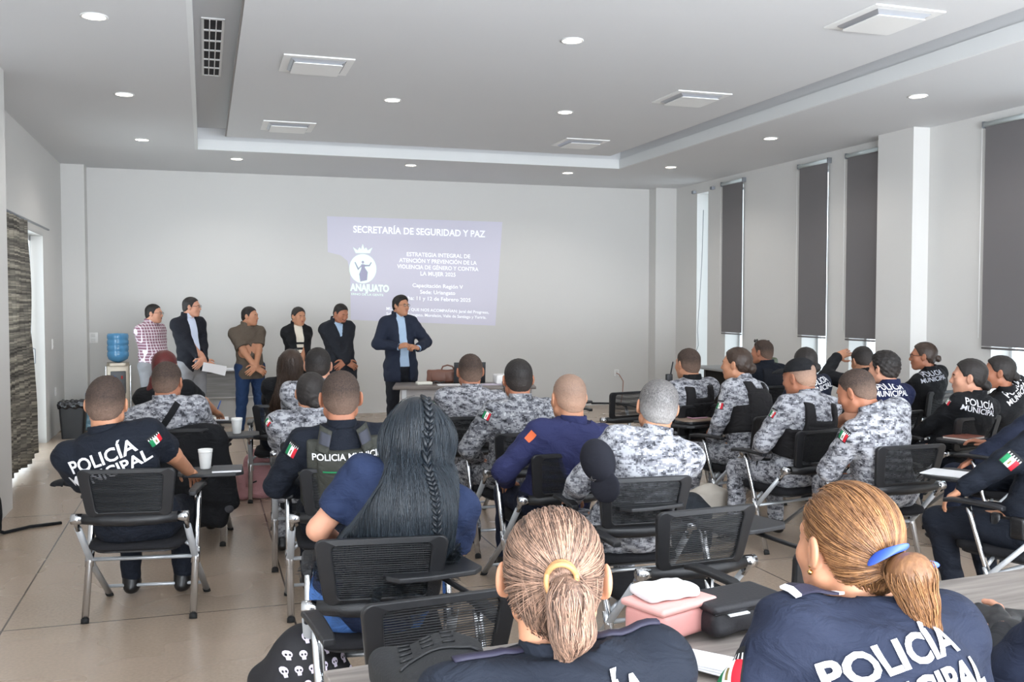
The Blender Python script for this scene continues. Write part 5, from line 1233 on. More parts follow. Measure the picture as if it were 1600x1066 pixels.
# the two whose heads are outside the frame
I = seated('P25', 'C25', 'navy-sleeved person cut by the right edge behind the nearest seated officer', 1650, 590, 4.95, 10, hs=1.1, build=1.2, skin='b', hairm=HB, top=CW(NAVY), bottom=NAVY, wrists={-1: V(-.25, .25, .62), 1: V(.12, .34, .70)}, poles={-1: V(-.9, -.4, -.4), 1: V(.7, -.35, -.6)})
I = seated('P24', 'C24', 'officer in dark navy with a flag patch and black boots, cut by the right edge', 1664, 590, 3.86, 10, hs=1.1, build=1.25, skin='a', hairm=HB, top=CW(NAVYD), bottom=NAVYD, wrists={-1: V(-.18, .30, .70), 1: V(.05, .30, .72)}, poles={-1: V(-.9, -.4, -.4), 1: V(.7, -.35, -.6)}, ankles={-1: V(-.10, .36, .10), 1: V(.14, .30, .10)}, knees={-1: V(-.16, .44, .51), 1: V(.14, .42, .505)}, step=.009)
flag_at(I, 1580, 720, .085, .085, tilt=.1)
P24 = I
# belt pouches of that officer
for dx, lab in ((-.19, 'front'), (-.13, 'rear')):
    pass

# ------------------------------------------------------------------ the standing group
def plaid():
    m = mat('plaid_shirt', '#8a5d72', .85); q = NT(m); tc = q.n('ShaderNodeTexCoord'); sp = q.n('ShaderNodeSeparateXYZ'); q.l(tc.outputs['Object'], sp.inputs[0]); o = []
    for k in (0, 2):
        a = q.n('ShaderNodeMath', operation='PINGPONG'); a.inputs[1].default_value = .018; q.l(sp.outputs[k], a.inputs[0]); b_ = q.n('ShaderNodeMath', operation='LESS_THAN'); b_.inputs[1].default_value = .0042; q.l(a.outputs[0], b_.inputs[0]); o.append(b_)
    mx = q.n('ShaderNodeMath', operation='MAXIMUM'); q.l(o[0].outputs[0], mx.inputs[0]); q.l(o[1].outputs[0], mx.inputs[1]); m2 = q.n('ShaderNodeMix', data_type='RGBA'); m2.inputs[6].default_value = srgb('#8b6272'); m2.inputs[7].default_value = srgb('#e0d6dc'); q.l(mx.outputs[0], m2.inputs[0]); q.l(m2.outputs[2], q.b.inputs['Base Color']); return m
def striped():
    m = mat('cream_black_striped_top', '#d8cfc0', .85); q = NT(m); tc = q.n('ShaderNodeTexCoord'); sp = q.n('ShaderNodeSeparateXYZ'); q.l(tc.outputs['Object'], sp.inputs[0])
    a = q.n('ShaderNodeMath', operation='PINGPONG'); a.inputs[1].default_value = .034; q.l(sp.outputs[2], a.inputs[0]); b_ = q.n('ShaderNodeMath', operation='LESS_THAN'); b_.inputs[1].default_value = .014; q.l(a.outputs[0], b_.inputs[0])
    c = q.n('ShaderNodeMath', operation='LESS_THAN'); c.inputs[1].default_value = 1.19; q.l(sp.outputs[2], c.inputs[0]); d = q.n('ShaderNodeMath', operation='MULTIPLY'); q.l(b_.outputs[0], d.inputs[0]); q.l(c.outputs[0], d.inputs[1])
    m2 = q.n('ShaderNodeMix', data_type='RGBA'); m2.inputs[6].default_value = srgb('#ded6c6'); m2.inputs[7].default_value = srgb('#17181c'); q.l(d.outputs[0], m2.inputs[0]); q.l(m2.outputs[2], q.b.inputs['Base Color']); return m
GREYT = cloth('grey_trousers', '#8d8e92', .85, .3); JEAN = cloth('dark_blue_jeans', '#22375a', .85, .4); BROWN = cloth('brown_polo_cloth', '#5b5147', .85, .4); SUIT = cloth('dark_suit_cloth', '#1f2229', .8, .3); SUITB = cloth('navy_suit_cloth', '#212839', .75, .3); JACK = cloth('black_jacket_cloth', '#1b1d25', .8, .4)
LB = cloth('light_blue_shirt', '#a9c0d8', .8, .2); WS = cloth('white_blue_shirt', '#c9d3e6', .8, .2)
def standing(key, label, px, topy, Y, rz, hyaw, hs=.98, **o):
    p = head_at(px, topy, Y, hs); H = p[2]+.118*hs+.006; rz = D2(rz); f = V(-math.sin(rz), math.cos(rz), 0); loc = (p[0]-f[0]*.03, p[1]-f[1]*.03, 0)
    return person(key, label, loc, rz, dict(sit=False, head=p, height=H, hyaw=D2(hyaw), hs=hs, face=True, boots=False, slump=.3, hstep=.0055, step=.009, **o))
k = lambda x, y, z: V(x, y, z)
cl = {-1: V(.035, .235, .86), 1: V(-.005, .245, .85)}; pl = {-1: V(-.75, -1, -.2), 1: V(.75, -1, -.2)}
hnds = {-1: dict(d=V(.75, .25, -.55), n=V(.1, 1, .2), curl=.6), 1: dict(d=V(-.75, .25, -.5), n=V(-.1, 1, .2), curl=.6)}
standing('S1', 'spectacled man in a plaid shirt and grey trousers standing beside the water dispenser', 241, 475, 12.95, -135, -112, build=1.14, skin='d', hairm=HB, fade=.35, glasses='clear', top=dict(m=plaid(), sl=2., d=.014, hem=-.10), bottom=GREYT, wrists={-1: V(.06, .24, .98), 1: V(-.02, .26, .95)}, poles=pl, hands=hnds, belly=.9)
S2 = standing('S2', 'spectacled man in a dark zip jacket over a light blue shirt holding white papers', 300, 464, 12.35, -148, -108, build=1.06, skin='d', hairm=HB, fade=.35, glasses='clear', top=dict(m=JACK, sl=2., d=.02, hem=-.10, name='jacket', open=dict(m=WS, w=([-.05, .05, .6], [.05, .048, .04]), off=.0)), bottom=GREYT, wrists={-1: V(.0, .25, .98), 1: V(-.04, .26, .95)}, poles=pl, hands=hnds)
standing('S3', 'man in brown polo and blue jeans standing with hands crossed in front of him', 391, 479, 12.55, -160, -122, build=1.04, belly=.1, skin='a', hairm=HB, fade=.3, top=dict(m=BROWN, sl=.72, d=.013, sd=.010, hem=-.14, vneck=True), bottom=JEAN, shoe=mat('black_sneaker', '#16161a', .6), wrists={-1: V(.04, .27, .83), 1: V(.0, .285, .80)}, poles={-1: V(-1, -.25, -.2), 1: V(1, -.25, -.2)}, hands=hnds, stance=.13, sw=.165)
standing('S4', 'standing woman in black blazer over a cream and black striped top', 467, 480, 12.5, -170, -155, hs=.95, female=True, build=1.0, skin='a', hair='bun', hairm=HB, bunr=.03, bunpos=(0, -.115, -.03), top=dict(m=BLK, sl=2., d=.02, hem=-.14, name='blazer', open=dict(m=striped(), w=([-.05, .0, .1, .6], [.05, .05, .048, .042]), collar=False)), bottom=BLK, wrists=cl, poles=pl, hands=hnds, hpitch=.1)
I = standing('S5', 'man in dark suit with head lowered and hands folded, standing left of the speaker', 533, 475, 12.2, -170, -150, build=1.1, skin='b', hairm=HB, fade=.5, beard=True, top=dict(m=SUIT, sl=2., d=.022, hem=-.20, name='suit_jacket', open=dict(m=LB, w=([-.05, .0, .05, .2, .23], [.05, .055, .045, .006, -.3]))), bottom=BLK, wrists={-1: V(.03, .25, .93), 1: V(-.02, .26, .90)}, poles=pl, hands=hnds, hpitch=.35)
w = I['wr'][-1]; o = MB().tube([w+V(.026*math.cos(t), .006, .026*math.sin(t)) for t in np.linspace(0, 6.28, 13)], .006, n=6, cap=False).build('wristwatch', CHROME, I['root'])
I = standing('S6', 'speaker in open navy suit jacket, light blue shirt and black spectacles, hands raised in front', 627, 462, 11.45, -172, -148, build=1.14, skin='a', hairm=HB, fade=.1, hairt=.014, hair='shorttop', glasses='clear', top=dict(m=SUITB, sl=1.94, d=.022, hem=-.20, name='suit_jacket', open=dict(m=LB, w=([-.05, .0, .08, .3, .62], [.05, .056, .045, .045, .06]))), bottom=SUIT, wrists={-1: V(-.125, .27, 1.13), 1: V(.125, .27, 1.15)}, poles={-1: V(-1, -.4, -.35), 1: V(1, -.4, -.35)}, hands={-1: dict(d=V(.8, .5, .2), n=V(-.2, .5, .8), curl=1.0), 1: dict(d=V(-.8, .5, .2), n=V(.2, .5, .8), curl=1.0)}, stance=.12)
for s in (-1, 1): 
    d = nrm(I['wr'][s]-I['el'][s]); MB().tube([I['wr'][s]-d*.05, I['wr'][s]+d*.012], [.040, .042], n=14).build('shirt_cuff', LB, I['root'])
PAP = mat('white_paper', '#e6e6e8', .7)
w = Vector(S2['root'].matrix_basis @ Vector(S2['wr'][-1]+V(.0, .06, -.10)))
o = MB().box((0, 0, 0), (.30, .004, .105), PAP, Matrix.Rotation(math.radians(25), 3, 'Z') @ Matrix.Rotation(math.radians(12), 3, 'Y')).box((.005, -.006, -.006), (.29, .003, .10), PAP, Matrix.Rotation(math.radians(25), 3, 'Z') @ Matrix.Rotation(math.radians(16), 3, 'Y')).build('paper_sheets', PAP); o.location = w+Vector((.10, -.06, .0)); tag(o, 'white folded papers held low by the man in the dark jacket', 'papers')

# ------------------------------------------------------------------ the front desk in the first row of the picture
TA = math.radians(4.6); ex = Vector((math.cos(TA), math.sin(TA), 0)); ey = Vector((-math.sin(TA), math.cos(TA), 0))
def table(name, A, L, Dp, a, label, m=GWOOD, h=.742, modesty=True, lm=STEEL, group=None):
    """A far left corner of the top; extends L along a and Dp towards the viewer"""
    t = empty(name, (A[0], A[1], 0), a, label, 'table', group)
    MB().rbox((L/2, -Dp/2, h-.014), (L, Dp, .028), .004, n=2).build('tabletop', m, t)
    for x in (.10, L-.10):
        lg = MB(); lg.box((x, -Dp/2, .02), (.05, Dp*.86, .035)).box((x, -Dp/2, h-.045), (.05, Dp*.8, .03)).box((x, -Dp*.5, h/2), (.07, .10, h-.08)); lg.build('leg', lm, t)
    if modesty: MB().box((L/2, -.10 if modesty is True else modesty, h-.03-.18), (L-.26, .018, .34)).build('modesty_panel', m, t)
    return t
table('training_table', atz(505, 1048, .742), 1.50, .58, TA, 'grey wood table at the bottom edge carrying the black backpack', modesty=False, group='front tables')
q = Vector(atz(505, 1048, .742))+ex*1.506; table('training_table', q, 1.50, .58, TA, 'grey wood table at bottom right, under the gloved hands', modesty=False, group='front tables')

def front_chair(hx, hy, ang, key, label):
    chair(key, hx, hy, ang, label)
front_chair(.62, 1.32, 2, 'F1', 'chair under the woman with streaked blonde ponytail, mostly below the picture')
front_chair(1.30, 1.30, 2, 'F2', 'chair under the chestnut-haired woman at bottom right, mostly below the picture')
front_chair(2.02, 1.36, 8, 'F3', 'chair of the gloved person at bottom right, mostly beyond the picture')
I = seated('P26', 'F1', 'woman with streaked blonde ponytail tied by a tan elastic, at the bottom', 866, 794, 1.64, -22, hs=1.03, female=True, build=1.16, skin='a', hair='tail', hairm=HBL, hairt=.003, ear=.006, shrug=.02, tie=(.016, -.112, .030), tailpts=[(.014, -.028, -.03, .034), (.018, -.026, -.08, .034), (.004, -.018, -.125, .012)],
    strands=(2400, 22, .0085, .0011, .05), hstep=.0035, hairstep=.004, step=.007, top=CW(NAVYD, ch=.05), bottom=NAVYD, streak=30, wrists={-1: V(-.16, .34, .80), 1: V(.16, .34, .80)}, seat=-.02, lat=.0, sw=.178)
text_at(I, [('POLICÍA', .085, 0)], 905, 1146, LETW, bold=.025, tilt=.05, maxl=.02)
ELA = mat('tan_elastic', '#a5794c', .6); a = np.array(I['Lh'](.016, -.116, .032)); Bh = I['HB']
for k_, (tl, off) in enumerate(((.55, .004), (-.35, -.006))):
    ring = [a+Bh@(V(.026*math.cos(t), off-.012, .030*math.sin(t)*1.0)+V(0, -.010*math.sin(t)*tl*3, 0)) for t in np.linspace(0, 2*math.pi, 25)]
    MB().tube(ring, .0050, n=8, cap=False).build('hair_elastic', ELA, I['root'])
GOLD = mat('gold_stud', '#d8b070', .25, 1); PURP = mat('purple_piping', '#17142a', .7)
for s in (-1, 1):
    for z in (-.022, -.034) if s == -1 else (-.030,): MB().sphere(I['Lh'](s*.089, .0+.006, z), .0032, n=8).build('earring', GOLD, I['root'])
for s in (-1, 1):
    sd = I['sh'][s]; nn = I['N']; P = [nn+(sd-nn)*t+V(0, 0, .2) for t in np.linspace(.35, 1.02, 8)]; P = project(I['shirt'], P, (0, 0, -1), .003); MB().tube(P, .005, n=6, sx=2.6).build('epaulette', PURP, I['root'])
I = seated('P27', 'F2', 'woman with chestnut hair, blue ribbon and navy shirt lettered POLICIA MUNICIPAL, at bottom right', 1322, 756, 1.72, 8, hs=1.05, ear=.006, shrug=.035, female=True, build=1.22, skin='a', hair='tail', hairm=HCH, hairt=.005, tie=(.0, -.125, -.015), tailpts=[(.0, -.040, -.006, .044), (.012, -.050, -.055, .032), (.03, -.05, -.12, .026), (.045, -.04, -.17, .010)],
    strands=(2400, 22, .0085, .0011, .05), hstep=.0032, hairstep=.004, step=.007, face=True, top=CW(NAVY, ch=.045), bottom=NAVY, streak=18, wrists={-1: V(-.14, .34, .80), 1: V(.2, .34, .80)}, seat=-.06, slump=1.6, sw=.182, lat=-.03, fat=1.0)
P27 = I
RIB = mat('blue_ribbon', '#27489c', .45); a = np.array(I['Lh'](0, -.125, -.015)); Bh = I['HB']
pts_ = [(-.052, .022, .012), (-.045, -.005, .028), (-.018, -.022, .045), (.012, -.024, .047)]
vs = []; 
for i, pp in enumerate(pts_):
    for w_ in (-1, 1): vs.append(a+Bh@(V(*pp)+V(-.012*w_*(1 if i < 2 else .3), -.004, -.018*w_*(.9 if i < 2 else .5))))
vs2 = [a+Bh@V(*p) for p in ((.035, -.03, .02), (.03, -.03, .0), (.085, -.045, .012), (.08, -.045, -.006))]
o = MB().add(vs, [(0, 2, 3, 1), (2, 4, 5, 3), (4, 6, 7, 5)], None, True).add(vs2, [(0, 2, 3, 1)]).build('ribbon', RIB, I['root']); md = o.modifiers.new('s', 'SOLIDIFY'); md.thickness = .003; md = o.modifiers.new('u', 'SUBSURF'); md.levels = 2; md.render_levels = 2
MB().sphere(I['Lh'](-.089, .004, -.036), .004, n=8).sphere(I['Lh'](-.089, .004, -.048), .006, n=10).build('earring', GOLD, I['root'])
text_at(I, [('POLICÍA', .078, 0), ('MUNICIPAL', .076, -.074)], 1412, 1047, LETW, bold=.032, tilt=.24, maxl=.02)
flag_at(I, 1140, 1045, .075, .085, tilt=.5)
sd = I['sh'][-1]; nn = I['N']; P = []
for t in np.linspace(.42, 1.05, 10):
    for w_ in (-.026, 0, .026): P.append(nn+(sd-nn)*t+I['F']*w_+V(0, 0, .2))
P = project(I['shirt'], P, (0, 0, -1), .006); Q = []; mi = []
for i in range(9):
    for j in range(2): Q.append((i*3+j, i*3+j+1, i*3+j+4, i*3+j+3)); mi.append(1 if i in (0, 8) or (i == 5 and j == 1) else 0)
o = mk('epaulette', [(P, np.array(Q), 0)], [PURP, LETW], I['root'], smooth=False); o.data.polygons.foreach_set('material_index', mi); md = o.modifiers.new('s', 'SOLIDIFY'); md.thickness = .005; md.offset = 1
# gloved person at the right edge
gw = Vector(atz(1512, 978, .80)); GLV = mat('glove_leather', '#17171a', .35, bump=.4, bscale=60)
c, cx, cy, a_ = CH['F3'][:4]; loc = V(cx+.0, cy+.02, 0); Rw = np.array([[math.cos(a_), math.sin(a_), 0], [-math.sin(a_), math.cos(a_), 0], [0, 0, 1]]); gl = Rw@(np.array(gw)-loc)
I = seated('P28', 'F3', 'person at the bottom right edge with fingerless black gloves clasped on the table', 1716, 760, 1.78, 10, hs=1.12, build=1.1, skin='d', hairm=HB, top=dict(m=NAVY, sl=.86, d=.018, sd=.012), bottom=NAVY, wrists={-1: gl+V(.02, -.06, .02), 1: gl+V(.10, -.03, .02)}, poles={-1: V(-1, -.5, -.6), 1: V(1, -.5, -.6)}, seat=-.02, step=.008, hstep=.006,
    hands={-1: dict(d=V(-.15, .95, .12), n=V(-.6, -.1, .8), curl=.75, step=.0035, spread=.2), 1: dict(d=V(-.75, .6, .1), n=V(.2, .1, 1), curl=.8, step=.0035, spread=.2)})
flag_at(I, 1592, 965, .07, .08, tilt=.2)
for s in (-1, 1):
    q = []; gf = Fld(); W, E = I['wr'][s], I['el'][s]; hd_ = {-1: (V(-.15, .95, .12), V(-.6, -.1, .8)), 1: (V(-.75, .6, .1), V(.2, .1, 1))}[s]; d = nrm(hd_[0]); n = nrm(hd_[1]-d*(hd_[1]@d)); t = np.cross(d, n); M_ = np.stack([t, d, n], 1)
    gf.rbox(W+d*.052*1.02, V(.043, .048, .018), .015, .01, M_); gf.cone(W-d*.035, W+d*.02, .034, .030, .02); gf.cone(W+d*.02+t*.028*(-s), W+d*.045+t*.048*(-s), .017, .0145, .01)
    for o_ in (.029, .010, -.010, -.028): gf.cone(W+d*.092+t*o_, W+d*.105+t*o_-n*.008, .0115, .0112, .005)
    P, Q = smesh(gf, .0035); mk('glove', [(P, Q, 0)], GLV, I['root'])
    us = Fld(); us.cone(E, W-nrm(W-E)*.02, .050, .034, .01); us.cone(I['sh'][s]+(E-I['sh'][s])*.7, E, .054, .050, .02); P, Q = smesh(us, .007); mk('undersleeve', [(P, Q, 0)], cloth('charcoal_sleeve', '#2b2c2f', .8, .4), I['root'])
s_ = I['sh'][-1]; e_ = I['el'][-1]; ax = nrm(e_-s_); t1 = nrm(np.cross(ax, V(0, 0, 1))); t2 = np.cross(ax, t1)
for fr in (.83, .90):
    c_ = s_+(e_-s_)*fr; R = .0765; MB().tube([c_+t1*R*math.cos(t)+t2*R*math.sin(t) for t in np.linspace(0, 2*math.pi, 25)], .004, n=6, cap=False).build('gold_stripe', mat('gold_braid', '#b59a4c', .6), I['root'])

# ------------------------------------------------------------------ things along the back wall
def wcooler():
    t = empty('water_dispenser', (-1.10, 13.75, 0), math.radians(4), 'silver water dispenser standing in the far left corner', 'water dispenser')
    SIL = mat('champagne_silver', '#b5ab9b', .35, .5); b_ = MB(); b_.rbox((0, 0, .43), (.31, .31, .84), .03, SIL).build('cabinet', SIL, t)
    MB().prism([(x*.9, y) for x, y in rpoly(.31, .31, .06)], .84, .875).build('top_collar', SIL, t)
    MB().rbox((0, -.150, .62), (.19, .03, .30), .012).build('dispensing_panel', mat('panel_grey', '#55575a', .4), t)
    for x, c_ in ((-.045, '#3b6cc0'), (.045, '#b8352d')): MB().tube([(x, -.165, .70), (x, -.20, .70), (x, -.205, .67)], .011, n=8).build('tap', mat('tap_'+('blue' if x < 0 else 'red'), c_, .4), t)
    for s in (-1, 1): MB().rbox((s*.15, -.148, .43), (.018, .02, .82), .006).build('chrome_strip', CHROME, t)
wcooler()
WATER = mat('blue_bottle_plastic', '#5b9bc9', .12, alpha=.93, spec=.6); WATER2 = mat('blue_bottle_plastic_pale', '#7fa9bd', .15, alpha=.9, spec=.6)
def bottle(loc, label, m, up=True, sc=1.0):
    o = empty('water_bottle', loc, 0, label, 'water bottle', None)
    prof = [(.02, 0), (.125, .005), (.135, .03), (.135, .07), (.128, .085), (.135, .10), (.135, .145), (.127, .16), (.135, .175), (.135, .225), (.127, .24), (.135, .255), (.135, .30), (.12, .345), (.07, .375), (.03, .39), (.027, .43), (.03, .445)]
    if not up:
        prof = [(r, .445-z) for r, z in reversed(prof)]; prof = [(r, z-.055) for r, z in prof if z > .02]
    prof = [(r*sc, z*sc) for r, z in prof]; MB().lathe(prof, m=m, n=28).build('bottle', m, o)
    if up: MB().lathe([(.033*sc, .43*sc), (.034*sc, .46*sc), (.02, .465*sc)], n=16).build('cap', mat('cap_blue', '#8aa6c2', .5), o)
    return o
bottle((-1.10, 13.75, .876), 'blue water bottle upside down on top of the silver dispenser', WATER, False, 1.0)
bottle((-1.47, 13.68, 0), 'spare blue water bottle on the floor behind the bin', WATER2, True, 1.05)
t = empty('waste_bin', (-1.56, 12.92, 0), 0, 'black waste bin lined with a black bag by the glazed door', 'waste bin')
MB().prism(rpoly(.25, .22, .03), 0, .42).build('bin', BLACKP, t)
me = t.children[0].data
for v in me.vertices:
    if v.co.z > .1: v.co.x *= 1.22; v.co.y *= 1.22
f = Fld(); f.rbox((0, 0, .415), (.165, .148, .045), .03, .01); f.ell((.12, -.1, .43), (.07, .06, .05), .03); f.noise(lambda X, Y, Z: .010*np.sin(X*60+Z*40)*np.sin(Y*50+Z*70+1)); P, Q = smesh(f, .009)
mk('bin_liner', [(P, Q, 0)], mat('bin_bag', '#1c1b1e', .25, bump=.4, bscale=40), t)
# side table behind the standing men
tt = empty('side_table', (-.42, 13.60, 0), 0, 'grey wood table with a deep front panel behind the man in brown polo', 'table')
MB().rbox((.55, .0, .742), (1.30, .50, .03), .004, n=2).build('tabletop', DWOOD, tt); MB().box((.55, -.18, .565), (1.16, .02, .32)).build('modesty_panel', wood('grey_panel_laminate', '#7d7976', '#8f8b88'), tt)
for x in (.02, 1.1): MB().box((x, 0, .36), (.05, .40, .72)).build('leg', STEEL, tt)
o = MB().box((0, 0, 0), (.34, .24, .012), PAP).box((.02, .01, .012), (.30, .22, .01), PAP).build('document_stack', PAP); o.location = (.22, 13.52, .764); tag(o, 'papers lying on the side table left of the man in brown', 'papers')
o = MB().box((0, 0, 0), (.26, .2, .016), PAP).build('document_stack', PAP); o.location = (-.12, 13.55, .766); tag(o, 'white papers on the side table beside the dark-jacketed man', 'papers')
# speaker's table
t1 = empty('speaker_table', (2.08, 10.86, 0), math.radians(-14), 'grey wood speaker table carrying the laptop, bag and projector', 'table')
MB().rbox((.78, -.3, .742), (1.56, .62, .03), .004, n=2).build('tabletop', wood('dark_oak_laminate', '#5f5753', '#746c67'), t1); MB().box((.80, -.50, .665), (1.44, .02, .115)).build('apron', wood('pale_apron_laminate', '#8f8a88', '#a29d9a'), t1)
MB().box((.8, -.12, .50), (1.36, .015, .3)).build('modesty_panel', DWOOD, t1)
for x in (.12, 1.44):
    m_ = MB(); m_.box((x, -.3, .02), (.06, .55, .04)).box((x, -.3, .36), (.08, .10, .70)).box((x, -.48, .67), (.05, .1, .1)); m_.build('leg', mat('white_leg', '#c6c8ca', .4), t1)
A1 = math.radians(-14)
def ont(x, y, z=.758): return Vector((2.08+x*math.cos(A1)-y*math.sin(A1), 10.86+x*math.sin(A1)+y*math.cos(A1), z))
BRN = mat('brown_leather', '#6b4638', .5, bump=.3, bscale=70)
p = aty(672, 596, 10.62); bg = empty('briefcase', ont(.54, -.06), A1, 'brown leather briefcase with a handle on the speaker table', 'bag')
f = Fld(); f.rbox((0, 0, .075), (.185, .055, .075), .03, .01); f.noise(lambda X, Y, Z: .003*np.sin(X*40)*np.sin(Z*50)); P, Q = smesh(f, .009); mk('body', [(P, Q, 0)], BRN, bg)
MB().tube([(-.02, 0, .14), (-.0, 0, .185), (.05, 0, .20), (.11, 0, .185), (.13, 0, .14)], .009, n=8).build('handle', BRN, bg); MB().rbox((-.05, -.06, .07), (.16, .012, .09), .005).build('flap', BRN, bg)
lp = empty('laptop', ont(.84, -.16), A1+math.radians(6), 'open black laptop seen from behind on the speaker table', 'laptop')
MB().rbox((0, .11, .010), (.36, .24, .018), .005).build('base', BLACKP, lp); MB().rbox((0, -.03, .125), (.36, .010, .235), .004, M=Matrix.Rotation(math.radians(10), 3, 'X')).build('screen_lid', mat('laptop_lid', '#1d2024', .4), lp)
pj = empty('projector', ont(1.30, -.22), A1+math.radians(8), 'white projector with black ports and cables on the speaker table', 'projector')
MB().rbox((0, 0, .055), (.36, .26, .10), .015).build('case', WHITE, pj)
for i, x in enumerate((-.06, -.02, .03, .07, .12)): MB().box((x, -.132, .05), (.026, .006, .016)).build('port', BLACKP, pj)
MB().tube([(-.12, .13, .06), (-.12, .17, .06)], .035, n=16).build('lens', BLACKP, pj)
o = MB().tube([ont(1.22, -.36, .80), ont(1.20, -.42, .79), ont(1.20, -.56, .77), ont(1.21, -.63, .74), ont(1.22, -.635, .5), ont(1.1, -.62, .3)], .006, n=6).build('cable', BLACKP); tag(o, 'black cable hanging from the projector over the table edge', 'cable')
o = MB().rbox((0, 0, .015), (.17, .12, .03), .006).build('power_adapter', mat('cream_plastic', '#d5d3c8', .5)); o.location = ont(.33, -.28); tag(o, 'cream box-shaped adapter at the left of the speaker table', 'adapter')
o = MB().tube([(0, 0, .01), (.05, .03, .03), (.1, 0, .012), (.14, -.04, .03), (.09, -.07, .012), (.03, -.04, .03), (-.02, -.06, .01)], .006, n=6).build('key_bunch', mat('tangled_dark', '#3a3a3c', .4, .4)); o.location = ont(.42, -.22); tag(o, 'small tangle of dark cords beside the cream adapter', 'cord')
for dx, dy, L in ((.62, -.36, 'white sheet in front of the laptop on the speaker table'), (1.08, -.34, 'pale lilac sheet between laptop and projector')):
    o = MB().box((0, 0, .002), (.28, .2, .004), PAP if dx < 1 else mat('lilac_paper', '#cfc6d6', .7)).build('paper_sheet', PAP); o.location = ont(dx, dy); o.rotation_euler = (0, 0, A1+.1); tag(o, L, 'paper')
# small wall table with green bag behind the front right row
sd = empty('wall_table', (6.98, 11.95, 0), 0, 'small grey ledge table against the right wall beyond the front row', 'table')
MB().rbox((0, 0, .745), (.62, .95, .03), .006, n=2).build('tabletop', mat('pale_grey_top', '#8e9090', .5), sd); MB().box((.05, -.3, .36), (.4, .05, .72)).box((.05, .3, .36), (.4, .05, .72)).box((.05, 0, .1), (.1, .6, .06)).build('base', mat('charcoal_base', '#3b3836', .6), sd)
p = aty(1178, 575, 9.3); gb = empty('handbag', (6.70, 10.45, .775), .3, 'green handbag with a tall arched handle by the right wall', 'bag')
f = Fld(); f.rbox((0, 0, .10), (.15, .07, .11), .04, .01); P, Q = smesh(f, .01); mk('body', [(P, Q, 0)], mat('olive_leather', '#5d6650', .5), gb)
MB().tube([(-.07, 0, .18), (-.075, 0, .32), (-.03, 0, .42), (.03, 0, .42), (.075, 0, .32), (.07, 0, .18)], .008, n=8).build('handle', BLACKP, gb)
sd = empty('wall_table', (6.70, 10.45, 0), 0, 'small dark pedestal stand under the green handbag', 'table'); MB().rbox((0, 0, .76), (.42, .36, .03), .006, n=2).build('tabletop', mat('charcoal_top', '#3a3a3c', .5), sd); MB().tube([(0, 0, .745), (0, 0, .03)], .03, n=12).build('post', CHB, sd); MB().lathe([(.2, 0), (.2, .02), (.03, .035)], n=24).build('foot', CHB, sd)

# ------------------------------------------------------------------ projected slide on the back wall
SL = mat('projected_lavender', '#d4d2df', .75, emis=.03, ecol='#b5b2e0'); ST_ = mat('projected_white', '#eef0f2', .75, emis=.30, ecol='#f0f2f8'); ST2 = mat('projected_mint', '#e2f1e8', .75, emis=.28, ecol='#e0f5ea')  # projector light painted as tinted colour with a weak glow
Y0 = YB-.004
poly = [(511, 338), (785, 347), (774, 509), (548, 500), (547, 425), (543, 408), (532, 399), (512, 394)]  # lower left corner left out: a standing man's shadow cut into the outline
vs = [aty(x, y, Y0) for x, y in poly]; sl = empty('projected_slide', (vs[0]+vs[2])/2, 0, 'pale lavender projected slide with white lettering on the back wall', 'projection')
def onwall(o):
    for v in o.data.vertices: v.co -= sl.location
    return o
onwall(MB().add(vs, [tuple(range(len(vs)))]).build('image_area', SL, sl))
def wtext(name, txt, x, y, hpx, m=ST_, bold=.006, sx=1., wpx=None, align='CENTER'):
    """line of projected lettering: centre x, baseline y, cap height in photograph pixels; it follows the slight slant of the slide"""
    p = aty(x, y, Y0-.003); p2 = aty(x+50, y+1.85, Y0-.003); cap = (aty(x, y, Y0)-aty(x, y-hpx, Y0)).length; sz = cap/.72
    v, f = text_mesh(txt, sz, bold, align, 1.)
    if wpx: w = max(a[0] for a in v)-min(a[0] for a in v); sx = (aty(x+wpx/2, y, Y0)-aty(x-wpx/2, y, Y0)).length/w
    X = (p2-p).normalized(); Z = Vector((0, 0, 1)); o = MB().add([p+X*a*sx+Z*b for a, b in v], f, m).build(name, m, sl); return onwall(o)
wtext('slide_title', 'SECRETARÍA DE SEGURIDAD Y PAZ', 657, 367, 10.5, bold=.022, wpx=206)
for i, (t_, w_) in enumerate((('ESTRATEGIA INTEGRAL DE', 99), ('ATENCIÓN Y PREVENCIÓN DE LA', 121), ('VIOLENCIA DE GÉNERO Y CONTRA', 127), ('LA MUJER 2025', 55))): wtext('slide_text', t_, (685.5, 685, 685, 684.5)[i], 402+i*9.8, 6.3, bold=.016, wpx=w_)
for i, (t_, w_) in enumerate((('Capacitación Región V', 79), ('Sede: Uriangato', 55), ('Fecha: 11 y 12 de Febrero 2025', 110))): wtext('slide_text', t_, (684, 684, 681)[i], 450+i*10, 6, bold=.014, wpx=w_)
wtext('slide_text', 'MUNICIPIOS QUE NOS ACOMPAÑAN: Jaral del Progreso,', 685, 487.5, 4.6, bold=.014, wpx=160); wtext('slide_text', 'Salvatierra, Uriangato, Moroleón, Valle de Santiago y Yuriria.', 683, 495.5, 4.6, bold=.014, wpx=156)
wtext('slide_logo_text', 'ANAJUATO', 578, 455, 10.5, ST2, .05, wpx=61); wtext('slide_logo_text', 'ERNO DE LA GENTE', 574, 462, 3.4, ST2, .01, wpx=50)
c0 = aty(567, 420, Y0-.003); R = (aty(588, 420, Y0)-c0).length; Rv = R*1.08
m_ = MB(); ring = [c0+Vector((R*math.cos(t), 0, Rv*math.sin(t))) for t in np.linspace(0, 2*math.pi, 41)[:-1]]; m_.add(ring, [tuple(range(39, -1, -1))]); 
